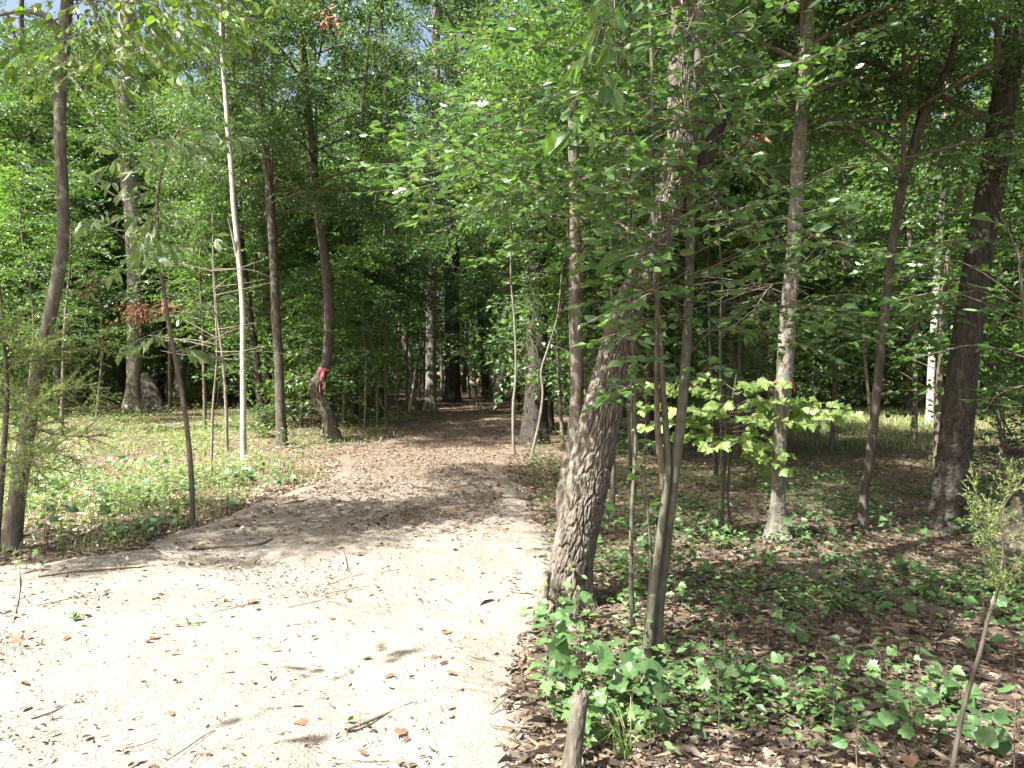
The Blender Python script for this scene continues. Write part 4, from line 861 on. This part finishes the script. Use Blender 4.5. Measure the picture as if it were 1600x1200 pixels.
# ------------------------------------------------------------------ ribbons, dead bunches, stumps, logs
def ribbon(label, x, y, D, rad, tail, w=.02, tilt=.2, seed=0):
    c = px(x, y, D); root = empty('ribbon', c, label, 'ribbon')
    a = np.linspace(0, 2 * np.pi, 40, endpoint=False)
    rr = rad * 1.04 + .003
    g = Geo()
    ring = lambda r, dz: np.stack([np.cos(a) * r, np.sin(a) * r, np.cos(a + 2.6) * rad * tilt + dz + .004 * np.sin(a * 5)], -1)
    V = np.concatenate([ring(rr, -w / 2), ring(rr, w / 2), ring(rr + .002, w / 2), ring(rr + .002, -w / 2)])
    n = 40; i = np.arange(n); j = (i + 1) % n
    F = np.concatenate([np.stack([k * n + i, k * n + j, ((k + 1) % 4) * n + j, ((k + 1) % 4) * n + i], -1) for k in range(4)])
    g.add(V, F, 0, .5, False); link('band', g.mesh('band', M_PINK), root)
    if tail:
        for q, (dx, ln) in enumerate(tail):
            t = np.linspace(0, 1, 14); y0 = -rr - .006
            cx = dx * np.sin(t * 1.8) + rr * .25; cz = -ln * t; cyy = y0 - .025 * np.sin(t * 5 + q)
            tw = .5 + .5 * np.cos(t * 4 + q)
            g = Geo(); hw = w / 2
            for s in (-.001, .001):
                pass
            A = np.stack([cx - hw * (.35 + .65 * tw), cyy, cz], -1); B = np.stack([cx + hw * (.35 + .65 * tw), cyy - .012 * (1 - tw), cz], -1)
            off = np.array([0, .0016, 0]); V = np.concatenate([A, B, B + off, A + off]); m = 14; i = np.arange(m - 1)
            F = np.concatenate([np.stack([k * m + i, k * m + i + 1, ((k + 1) % 4) * m + i + 1, ((k + 1) % 4) * m + i], -1) for k in range(4)])
            g.add(V, F, 0, .5, False); link('tail', g.mesh('tail', M_PINK), root)
    return root
DE = HERO['E'][2]
ribbon('bright pink ribbon with a long tail tied round the crooked dark tree', 506, 578, DE, .125, [(-.10, .5), (-.02, .42)], .06, .25)
ribbon('pink ribbon band tied round the grey flaky barked tree', 1225, 597, HERO['Q'][2], .077, [(.05, .09)], .010, .2)
ribbon('small faded pink ribbon tied on the slim tree at the end of the path', 784, 574, HERO['J'][2], .17, [(.12, .5)], .09, .2)
Dp = 29.5
# broken dead trunk and leaning pole beside the far left of the path
g = Geo(); P = np.array([px(645, 642, Dp), px(642, 600, Dp), px(638, 560, Dp), px(632, 528, Dp), px(630, 505, Dp)]); P[0][2] = float(ground_z(P[0][0], Dp)) - .05
root = empty('dead_tree', tuple(P[0] + np.array([0, 0, .05])), 'broken dead tan trunk leaning beside the tall pale tree', 'dead tree'); o = np.array(root.location)
smooth_tube(g, P - o, np.array([.19, .16, .15, .12, .05]), .08, 18, (.05, .2, .015, 3), (.3, .2, 3), .03, 9); link('trunk', g.mesh('trunk', B_DRIFT), root)
g = Geo(); P = np.array([px(639, 646, Dp - .8), px(644, 612, Dp - .5), px(649, 578, Dp - .3)]); P[0][2] = float(ground_z(P[0][0], P[0][1])) - .02
smooth_tube(g, P, np.array([.05, .045, .04]), .1, 8, None, None, .01, 4); tag(link('leaning_pole', g.mesh('leaning_pole', B_PALE)), 'pale bare pole leaning against the broken dead trunk', 'pole')
P = np.array([px(621, 640, 29), px(620, 600, 29), px(622, 560, 29), px(624, 500, 29)]); P[0][2] = float(ground_z(P[0][0], 29)) - .02
g = Geo(); smooth_tube(g, P, np.array([.045, .04, .035, .03]), .2, 8, None, None, .02, 4); tag(link('ribboned_pole', g.mesh('ribboned_pole', B_GREY)), 'thin grey pole with red ribbon left of the broken dead trunk', 'pole')
ribbon('dull red ribbon hanging on the thin pole left of the dead trunk', 620, 572, 29, .06, [(.06, .5), (-.05, .45)], .11, .2)
# dark stump beside the large grey tree
g = Geo(); P = np.array([px(241, 644, 28.5), px(236, 620, 28.6), px(230, 598, 28.8), px(226, 585, 29)]); P[0][2] = float(ground_z(P[0][0], 28.5)) - .1
root = empty('tree_stump', tuple(P[0]), 'dark leaning stump against the foot of the large grey tree', 'stump'); o = np.array(root.location)
smooth_tube(g, P - o, np.array([.40, .32, .24, .12]), .06, 26, (.06, .2, .02, 7), (.3, .3, 4), .03, 8); link('trunk', g.mesh('trunk', B_DARK), root)
# rust brown dead needle bunch and brown leaf bunch
def bunch(name, label, x, y, D, r, n, size, tmpl, mat, seed, flat=1.):
    rng = RNG(seed); c = px(x, y, D); d = nrm(rng.normal(0, 1, (n, 3))); P = d * (r * np.abs(rng.normal(0, .6, n)))[:, None] * np.array([1.2, 1, flat])
    X = d + np.array([0, 0, -.9]) + rng.normal(0, .4, d.shape); N = rng.normal(0, 1, d.shape); S = size * rng.uniform(.6, 1.2, n)
    if n > 100:
        g = Geo(); add_leaves(g, P, X, N, S, tmpl, 0, None, rng)
        return tag(link(name, g.mesh(name, mat), loc=tuple(c)), label, 'dead leaves', None, 'stuff')
    root = empty(name, c, label, 'dead leaves'); mes = []
    for q in range(3):
        g = Geo(); add_leaves(g, np.zeros((1, 3)), np.array([[1., 0, 0]]), np.array([[0, 0, 1.]]), 1., tmpl, 0, np.array([q / 2.]), None, np.array([2.])); mes.append(g.mesh('leaf', mat))
    for q in range(n): leaf_obj(mes[q % 3], root, P[q], X[q], N[q], S[q])
    return root
bunch('dead_needle_clump', 'rust brown clump of dead needles caught in twigs at the left', 218, 488, 8.6, .17, 520, .055, LEAF_LANCE, M_RUST, 91, .8)
bunch('dead_needle_clump', 'smaller rusty clump of dead leaves in the shade right of the larger clump', 262, 478, 9.4, .13, 160, .05, LEAF_LANCE, M_RUST, 92, .7)
bunch('dead_leaf_bunch', 'brown curled dead leaf bunch hanging right of the broken limb', 1176, 216, 4.6, .05, 30, .06, LEAF_OVAL, M_RUST, 93)
bunch('dead_leaf_bunch', 'small orange leaf patch high in the crown above the crooked tree', 512, 30, 15., .32, 60, .13, LEAF_RHOMB, M_RUST, 94, 1.4)
bunch('dead_leaf_bunch', 'narrow brown leaf bunch hanging right of the leaning left tree', 138, 452, 8.0, .08, 26, .08, LEAF_LANCE, M_RUST, 95, 1.6)
# post like cut stem in front
g = Geo(); P = np.array([px(889, 1222, 3.05), px(894, 1190, 3.05), px(902, 1130, 3.05), px(908, 1085, 3.06)]); P[0][2] = float(ground_z(P[0][0], 3.05)) - .03
root = empty('cut_stub', tuple(P[0]), 'short grey cut stub standing at the bottom edge among green leaves', 'stub'); o = np.array(root.location)
smooth_tube(g, P - o, np.array([.042, .036, .033, .031]), .01, 40, (.012, .07, .003, 3), (.05, .3, 4), .004, 9)
for q in range(7):
    a = q * .9; c = P[-1] - o + np.array([math.cos(a), math.sin(a), 0]) * .02
    tube(g, np.array([c - np.array([0, 0, .02]), c + np.array([.002, 0, .012 + .02 * ((q * 7) % 5) / 5])]), [.011, .003], 5, 0)
link('stem', g.mesh('stem', B_LICH), root)
g = Geo(); P = np.array([px(842, 945, 5.1), px(850, 915, 5.1), px(858, 893, 5.12)]); P[0][2] = float(ground_z(P[0][0], 5.1)) - .03
smooth_tube(g, P, np.array([.055, .04, .02]), .012, 26, (.014, .05, .006, 4), (.05, .4, 3), .006, 9); tag(link('broken_stub', g.mesh('broken_stub', B_DRIFT)), 'short grey broken stub against the foot of the leaning furrowed tree', 'stub')
# fallen log right, sticks left
def lying(name, label, cat, pts, r0, r1, mat, seed, sides=10, group=None, lift=.7, bark=None):
    P = np.array([gpx(a, b) for a, b in pts]); R = np.linspace(r0, r1, len(P)); P[:, 2] = ground_z(P[:, 0], P[:, 1]) + R * lift + .012 + .02 * on_path(P[:, 0], P[:, 1], -.2)
    g = Geo(); smooth_tube(g, P, R, .05, sides, bark, None, .01 if r0 > .008 else .004, seed)
    return tag(link(name, g.mesh(name, mat)), label, cat, group)
lying('fallen_log', 'long grey fallen log lying in the leaf litter at the right', 'log', [(1195, 880), (1260, 895), (1330, 913), (1400, 932), (1490, 958)], .036, .042, B_BROWN, 3, 20, lift=.25, bark=(.03, .12, .007, 4))
lying('fallen_branch', 'thick weathered branch at the edge of the path below the thin pale leaved sapling', 'branch', [(300, 866), (350, 863), (400, 859), (425, 850)], .022, .014, B_DRIFT, 5)
lying('fallen_branch', 'pale branch lying in the plants left of the pale leaved sapling', 'branch', [(210, 833), (250, 826), (292, 823)], .03, .022, B_DRIFT, 6)
lying('fallen_branch', 'long pale stick along the left edge of the dirt clearing', 'branch', [(60, 914), (120, 906), (180, 900), (240, 893)], .016, .009, B_DRIFT, 7)
lying('fallen_branch', 'crooked bare branch on the ground at the far left edge', 'branch', [(30, 900), (28, 940), (18, 985)], .010, .006, B_DRIFT, 8)
lying('fallen_branch', 'forked branch crossing the path edge behind the shaded band', 'branch', [(400, 800), (470, 790), (560, 772), (640, 762)], .012, .006, B_TWIG, 9)
lying('fallen_branch', 'short bent stick with a raised end lying in the middle of the path', 'branch', [(505, 858), (535, 867), (541, 892)], .013, .010, B_DRIFT, 10)
lying('fallen_branch', 'reddish brown stick lying across the lower path', 'branch', [(540, 1140), (590, 1120), (645, 1098)], .009, .006, B_TWIG, 11)
lying('fallen_branch', 'thin bleached stick lying from the path edge to the leaning left tree', 'branch', [(245, 868), (290, 890), (320, 910)], .010, .005, B_DRIFT, 12)
lying('fallen_branch', 'thin dark branch lying below the thick dark trunk at the right', 'branch', [(1475, 808), (1530, 835), (1590, 865)], .014, .008, B_TWIG, 13)
# rotten stump at the right edge
rng = RNG(97); g = Geo(); D = depth_of(842)
c = px(1585, 842, D); c[2] = float(ground_z(c[0], c[1]))
root = empty('rotten_stump', tuple(c), 'grey rotten hollow stump at the right edge beyond the small cedar', 'stump'); o = c
for q in range(7):
    a = -2.6 + q * .75; b = np.array([math.cos(a) * .2, math.sin(a) * .16, -.05]); h = [.34, .42, .18, .2, .4, .46, .36][q]
    smooth_tube(g, np.array([b, b * .95 + np.array([0, 0, h * .5]), b * .8 + np.array([rng.normal(0, .03), rng.normal(0, .03), h])]), np.array([.10, .08, .03]), .02, 16, (.03, .1, .012, q), None, .02, q)
link('shell', g.mesh('shell', B_DRIFT), root)

# ------------------------------------------------------------------ litter, debris, ground plants
def scatter(rng, n, fy, xr): 
    y = fy(rng.random(n)); x = rng.uniform(xr[0], xr[1], n) * 1.0
    return x, y
def litter(name, label, n, seed, region, mat, tmpl, size, dens=None, onp=None, lift=.006, tilt=.35, cat=None, inpath=False):
    rng = RNG(seed); y = region[0] * (region[1] / region[0]) ** rng.random(n); x = rng.uniform(-1, 1, n) * (.68 * y + .6)
    if inpath:
        l, r = path_edges(y); l = np.maximum(l, -.7 * y); x = l - .4 + (r - l + .8) * rng.random(n)
    k = np.ones(n, bool)
    p = on_path(x, y)
    if onp is not None:
        l, r = path_edges(y); e = np.minimum(x - l, r - x)
        k &= rng.random(n) < np.where(p, np.maximum(onp, np.clip(.55 - e * 1.3, 0, 1) ** 2 if not inpath else 0), 1)
    if dens is not None: k &= rng.random(n) < dens(x, y)
    x, y = x[k], y[k]; n = len(x); ph = rng.uniform(0, 6.28, n)
    z = ground_z(x, y) + lift + .032 * on_path(x, y, -.2) + .01 * rng.random(n)
    X = np.stack([np.cos(ph), np.sin(ph), rng.normal(0, tilt * .5, n)], -1)
    g = Geo(); add_leaves(g, np.stack([x, y, z], -1), X, np.array([0, 0, 1.]) + rng.normal(0, tilt, (n, 3)), size[0] + (size[1] - size[0]) * rng.random(n) ** 1.8, tmpl, 0, None, rng, rng.uniform(-1.5, 3.5, n))
    print(name, n)
    return tag(link(name, g.mesh(name, mat)), label, cat or 'litter', None, 'stuff')
litter('leaf_litter', 'brown dead leaf litter covering the forest floor', 84000, 701, (2.6, 40), M_DEAD, LEAF_OVAL, (.014, .072), onp=.012)
litter('leaf_litter', 'curled oak leaf litter under the nearest trees', 6000, 702, (2.7, 9), M_DEAD, LEAF_OAK, (.04, .085), dens=lambda x, y: np.where(x > 0, 1., .25), onp=.0)
litter('needle_litter', 'dry needles and fine twigs lying through the leaf litter', 16000, 707, (2.6, 14), M_DRY, (LEAF_LANCE[0] * np.array([1, .12, 1]), LEAF_LANCE[1]), (.04, .16), dens=lambda x, y: (x > -.2) * 1., onp=.05, tilt=.2, lift=.02)
M_STRAW = leaf_mat('straw_leaf', [(0, (.18, .14, .09)), (.5, (.34, .285, .20)), (1, (.48, .43, .33))], .1, .8, (1, .85, .6), .2)
litter('straw_litter', 'pale dry leaves and straw on the sunny ground left of the path', 30000, 706, (5.8, 30), M_STRAW, LEAF_RHOMB, (.03, .085), dens=lambda x, y: (x < -2.0) * (.5 + .5 * (vnoise(x * 1.2, y * 1.2, seed=46) > -.2)), onp=.15)
M_PLIT = leaf_mat('path_leaf', [(0, (.09, .06, .04)), (.5, (.19, .135, .09)), (.9, (.3, .23, .16)), (1, (.33, .15, .07))], .08, .8, (1, .8, .6), .2)
litter('path_leaf_litter', 'reddish brown leaf litter on the far shaded path', 42000, 703, (5.2, 45), M_PLIT, LEAF_RHOMB, (.02, .07), dens=lambda x, y: np.clip((y - 5.4 + 1.5 * vnoise(x, y, seed=8)) / 5, .02, 1), onp=1, inpath=True)
litter('path_debris', 'small twig and leaf bits scattered over the pale dirt', 62000, 704, (2.6, 16), M_DRY, LEAF_LANCE, (.006, .040), dens=lambda x, y: .10 + .9 * np.clip(vnoise(x * 1.3, y * 1.3, seed=6) * 1.5 + vnoise(x * 4, y * 4, seed=66), 0, 1) ** 1.5, onp=1, tilt=.6, inpath=True, cat='debris')
# single fallen leaves one can pick out on the dirt and in the litter
rng = RNG(98)
LO = []
for q in range(4):
    g = Geo(); add_leaves(g, np.zeros((1, 3)), np.array([[1., 0, .08]]), np.array([[.1 * q - .15, .1, 1.]]), 1., (LEAF_OAK, LEAF_MAPLE, LEAF_BROAD, LEAF_OAK)[q], 0, np.array([.3 + .2 * q]), None, np.array([.8 + .3 * q])); LO.append(g.mesh('fallen_leaf', (M_RUST, M_RUST, M_DEAD, M_DEAD)[q]))
spots = [(345, 1050, 0), (395, 1068, 0), (75, 1155, 0), (45, 1080, 0), (190, 1180, 0), (715, 1058, 0), (560, 1175, 0), (480, 1130, 1), (775, 1090, 0), (440, 1015, 0), (100, 1010, 2), (330, 905, 0), (283, 885, 0), (175, 855, 1), (160, 862, 0), (600, 1060, 2), (700, 990, 3), (650, 930, 2), (520, 970, 2), (270, 1120, 2), (840, 1168, 1), (950, 1140, 1), (1105, 1120, 0), (1135, 1118, 1), (1075, 985, 1), (955, 1000, 0), (1250, 945, 0), (1325, 1130, 1), (1350, 1110, 2), (1200, 1080, 3), (1210, 985, 1), (1430, 1185, 1), (1235, 1165, 2), (1550, 1025, 0), (1170, 1150, 3), (1090, 1160, 3), (1280, 1060, 3), (1040, 1140, 3), (1380, 1150, 2), (20, 1010, 1), (390, 945, 3), (245, 1000, 3), (620, 1150, 3), (860, 1190, 3)]
for i, (x, y, v) in enumerate(spots):
    p = gpx(x, y); pale = p[0] < .05
    v = v % 2 if pale else v; ob = link('fallen_leaf', LO[v], loc=(p[0], p[1], p[2] + .022 + .022 * float(on_path(p[0], p[1], -.2))), rot=(rng.normal(0, .2), rng.normal(0, .2), rng.uniform(0, 6.28)), scale=rng.uniform(.05, .075))
    col_ = 'orange' if v < 2 else 'brown'
    tag(ob, f'curled {col_} dead leaf lying on the ' + ('pale dirt of the clearing' if pale else 'shaded litter under the trees'), 'leaf', f'{col_} leaves on the ' + ('dirt' if pale else 'litter'))
# thin twigs on the dirt
for i in range(26):
    y = depth_of(rng.uniform(880, 1195)); x = rng.uniform(-.62 * y, .0)
    a = rng.normal(.45, .5); ln = rng.uniform(.08, .32); R = rng.uniform(.0018, .0042)
    P = np.array([(x + math.cos(a) * ln * t, y + math.sin(a) * ln * t + rng.normal(0, .012), 0) for t in (-.5, -.15, .2, .5)]); P[:, 2] = ground_z(P[:, 0], P[:, 1]) + .036 + R
    g = Geo(); smooth_tube(g, P, np.linspace(R, R * .5, 4), .03, 6, None, None, .006, i)
    tag(link('twig', g.mesh('twig', (B_TWIG, B_DRIFT, B_TWIG)[i % 3])), 'thin dry twig lying on the pale dirt', 'twig', 'twigs on the dirt')
# low green plants: uncountable ground cover, mostly in the sunny patch on the left
def plants(name, label, n, seed, region, dens, mat, size, hmax, tmpl=LEAF_RHOMB):
    rng = RNG(seed); y = region[0] * (region[1] / region[0]) ** rng.random(n); x = rng.uniform(-1, 1, n) * (.68 * y + .6)
    k = (~on_path(x, y, .05)) & (rng.random(n) < dens(x, y)); x, y = x[k], y[k]; n = len(x); m = 5
    x = np.repeat(x, m) + rng.normal(0, .05, n * m); y = np.repeat(y, m) + rng.normal(0, .05, n * m); N_ = n * m
    z = ground_z(x, y) + .02 + hmax * rng.random(N_) ** 1.5; ph = rng.uniform(0, 6.28, N_)
    g = Geo(); add_leaves(g, np.stack([x, y, z], -1), np.stack([np.cos(ph), np.sin(ph), rng.normal(.05, .25, N_)], -1), np.array([0, 0, 1.]) + rng.normal(0, .3, (N_, 3)), rng.uniform(size[0], size[1], N_), tmpl, 0, None, rng)
    print(name, N_)
    return tag(link(name, g.mesh(name, mat)), label, 'ground cover', None, 'stuff')
def dens_left(x, y): return (x < -2.4) * np.clip(.32 + 1.0 * vnoise(x * 1.0, y * 1.0, seed=41) + .5 * vnoise(x * 2.6, y * 2.6, seed=45), 0, 1) * (y > 6.6) * np.clip((path_edges(y)[0] - x) / 1.5, .08, 1)
plants('ground_cover', 'low bright green plants in the sunny patch left of the path', 30000, 711, (6.3, 32), dens_left, M_GCOV, (.03, .10), .34)
def dens_right(x, y): return (x > .2) * np.clip(vnoise(x * 1.1, y * 1.1, seed=42) + np.where(y > 7, .5, .16), 0, 1) * .95
plants('ground_cover', 'low green plants in the litter right of the path', 24000, 712, (3.4, 24), dens_right, M_SEED, (.03, .07), .16)
def grass(name, label, n, seed, pos, h, mat, w=.004):
    rng = RNG(seed); x, y = pos(rng, n); n = len(x)
    z = ground_z(x, y); ph = rng.uniform(0, 6.28, n); hh = h * rng.uniform(.4, 1.1, n); ln = rng.uniform(.1, .7, n)
    B = np.stack([x, y, z], -1); W = np.stack([np.cos(ph + 1.57), np.sin(ph + 1.57), 0 * x], -1) * w; d = np.stack([np.cos(ph), np.sin(ph), 0 * x], -1)
    M1 = B + d * (hh * ln * .35)[:, None] + np.array([0, 0, 1]) * (hh * .6)[:, None]; T = B + d * (hh * ln)[:, None] + np.array([0, 0, 1]) * (hh * .95)[:, None]
    V = np.stack([B - W, B + W, M1 + W * .8, M1 - W * .8, T], 1).reshape(-1, 3); q = np.arange(n)[:, None] * 5
    g = Geo(); t = np.repeat(rng.random(n), 5); g.add(V, q + np.array([[0, 1, 2, 3]]), 0, t)
    F3 = q + np.array([[3, 2, 4]]); g.F.append((F3, 0, False))
    return tag(link(name, g.mesh(name, mat)), label, 'grass', None, 'stuff')
def glade(rng, n):
    x = rng.uniform(6, 26, n); y = rng.uniform(15, 30, n); return x, y
def leftg(rng, n):
    y = rng.uniform(6.5, 30, n); x = rng.uniform(-1, -.12, n) * (.68 * y); k = ~on_path(x, y, .1) & (x < -2.5) & (vnoise(x * .7, y * .7, seed=44) > -.2); return x[k], y[k]
grass('grass', 'sunlit pale green grass in the glade at the right', 26000, 721, glade, .16, M_GRASS, .008)
grass('grass', 'pale dry grass in the sunny patch at the left', 20000, 722, leftg, .13, M_GRASS, .005)
# grass tuft in front
rng = RNG(99); c = gpx(975, 1178); g = Geo()
for q in range(34):
    a = rng.uniform(0, 6.28); h = rng.uniform(.1, .26); b = c + np.array([rng.normal(0, .02), rng.normal(0, .02), -.01]); d = np.array([math.cos(a), math.sin(a), 0]); w = np.array([-d[1], d[0], 0]) * .0022
    P = [b, b + d * h * .2 + np.array([0, 0, h * .6]), b + d * h * .55 + np.array([0, 0, h * .85]), b + d * h * .95 + np.array([0, 0, h * .75])]
    V = np.array([P[0] - w, P[0] + w, P[1] - w, P[1] + w, P[2] - w * .7, P[2] + w * .7, P[3], P[3] + w * .1]); g.add(V, [(0, 1, 3, 2), (2, 3, 5, 4), (4, 5, 7, 6)], 0, rng.random() * .5)
tag(link('grass_tuft', g.mesh('grass_tuft', M_GRASS)), 'thin bright grass tuft at the bottom beside the cut stub', 'grass tuft')

# seedlings: every one an object, its leaves parts
SEEDM = []
for q, (tm, mt) in enumerate([(LEAF_BROAD, M_SEED), (LEAF_TULIP, M_SEED), (LEAF_MAPLE, M_SEED), (LEAF_OVAL, M_SEED)]):
    g = Geo(); add_leaves(g, np.zeros((1, 3)), np.array([[1., 0, 0]]), np.array([[0, 0, 1.]]), 1., tm, 0, np.array([.15 + .22 * q]), None, np.array([1.5])); SEEDM.append(g.mesh('leaf', mt))
def seedling(name, label, p, h, n, v, size, rng, group=None, spread=.5, lean=(0, 0)):
    root = empty(name, tuple(p), label, 'seedling', group)
    tip = np.array([lean[0], lean[1], h]); S = catmull([(0, 0, -.02), tip * .5 + rng.normal(0, .01, 3), tip], 6)
    g = Geo(); tube(g, S, np.linspace(.003, .0015, 6), 5, 0)
    for q in range(n):
        t = .35 + .65 * (q + 1) / n; j = min(int(t * 5), 4); c = S[j] + (S[j + 1] - S[j]) * min(1, t * 5 - j)
        a = q * 2.4 + rng.normal(0, .3); d = np.array([math.cos(a), math.sin(a), rng.normal(.15, .15)]); e = c + d * size * spread
        tube(g, np.array([c, (c + e) / 2 + np.array([0, 0, .01]), e]), [.0016, .0014, .001], 4, 0, cap=False)
        leaf_obj(SEEDM[v], root, e, d + np.array([0, 0, -.3]), np.array([-.25, -.4, .9]) + rng.normal(0, .35, 3), size * rng.uniform(.55, 1.1))
    link('stem', g.mesh('stem', B_TWIG), root)
    return root
rng = RNG(101)
# large leaved plants round the stub and the foot of the leaning tree
for (x, y, h, n, v, s, lab) in [(905, 1100, .36, 8, 1, .115, 'broad green leaved seedling spreading over the cut stub'), (955, 1110, .3, 8, 1, .10, 'broad leaved seedling just right of the cut stub'), (1000, 1110, .26, 8, 0, .09, 'round leaved seedling between the cut stub and the two stemmed sapling'), (1010, 1160, .2, 4, 2, .10, 'lobed leaved seedling beside the thin grass tuft'),
    (860, 1020, .28, 11, 1, .095, 'bushy pale green seedling in front of the leaning furrowed tree'), (900, 990, .26, 11, 0, .085, 'round leaved plant against the foot of the leaning furrowed tree'), (835, 985, .2, 6, 2, .09, 'sunlit lobed seedling at the path edge below the leaning tree'), (845, 1080, .14, 5, 3, .07, 'small light green seedling on the path edge left of the cut stub'), (870, 960, .24, 6, 3, .09, 'leafy seedling half hiding the broken stub'),
    (560, 1125, .07, 5, 3, .045, 'tiny sprout on the lower path beside the reddish stick'), (290, 980, .08, 5, 3, .06, 'tiny yellow green sprout on the bright dirt'), (125, 975, .06, 5, 0, .05, 'tiny round sprout on the bright dirt near the left edge'), (45, 905, .2, 8, 3, .09, 'bright leafy sprout at the foot of the leaning left tree'), (1585, 1210, .34, 7, 1, .115, 'large leaved seedling at the lower right corner'), (1530, 1190, .26, 6, 0, .10, 'pointed leaved seedling left of the corner plant'),
    (1340, 1190, .2, 6, 0, .085, 'broad green seedling at the bottom edge in the right litter'), (1400, 1160, .18, 5, 1, .08, 'dark green seedling in front of the small cedar stem')]:
    seedling('leafy_seedling', lab, gpx(x, min(y, 1235)), h, n, v, s, rng)
cnt = 0
while cnt < 165:
    y = 3.2 * (9.5 / 3.2) ** rng.random(); x = rng.uniform(.1, .68 * y)
    if on_path(x, y, .15): continue
    v = int(rng.integers(4)); p = np.array([x, y, float(ground_z(x, y))])
    w_ = where(x, y).replace('behind', 'in line with'); lab = ('round', 'notched', 'lobed', 'oval')[v] + ' leaved seedling in the ' + ('nearest' if y < 4.6 else 'middle' if y < 6.8 else 'further') + f' litter, {w_}'
    seedling('leafy_seedling', lab, p, rng.uniform(.08, .34), int(rng.integers(4, 9)), v, rng.uniform(.045, .09), rng, 'seedlings in the right hand litter'); cnt += 1
cnt = 0
while cnt < 60:
    y = rng.uniform(6.6, 13); x = rng.uniform(-.68 * y, -2.7)
    if on_path(x, y, .05): continue
    v = int(rng.integers(4)); p = np.array([x, y, float(ground_z(x, y))])
    seedling('leafy_seedling', ('round', 'notched', 'lobed', 'oval')[v] + ' leaved sunlit seedling ' + ('near' if y < 8.5 else 'further back') + ' among low plants, ' + where(x, y).replace('behind', 'in line with'), p, rng.uniform(.12, .4), int(rng.integers(5, 9)), v, rng.uniform(.07, .12), rng, 'seedlings in the sunny patch'); cnt += 1
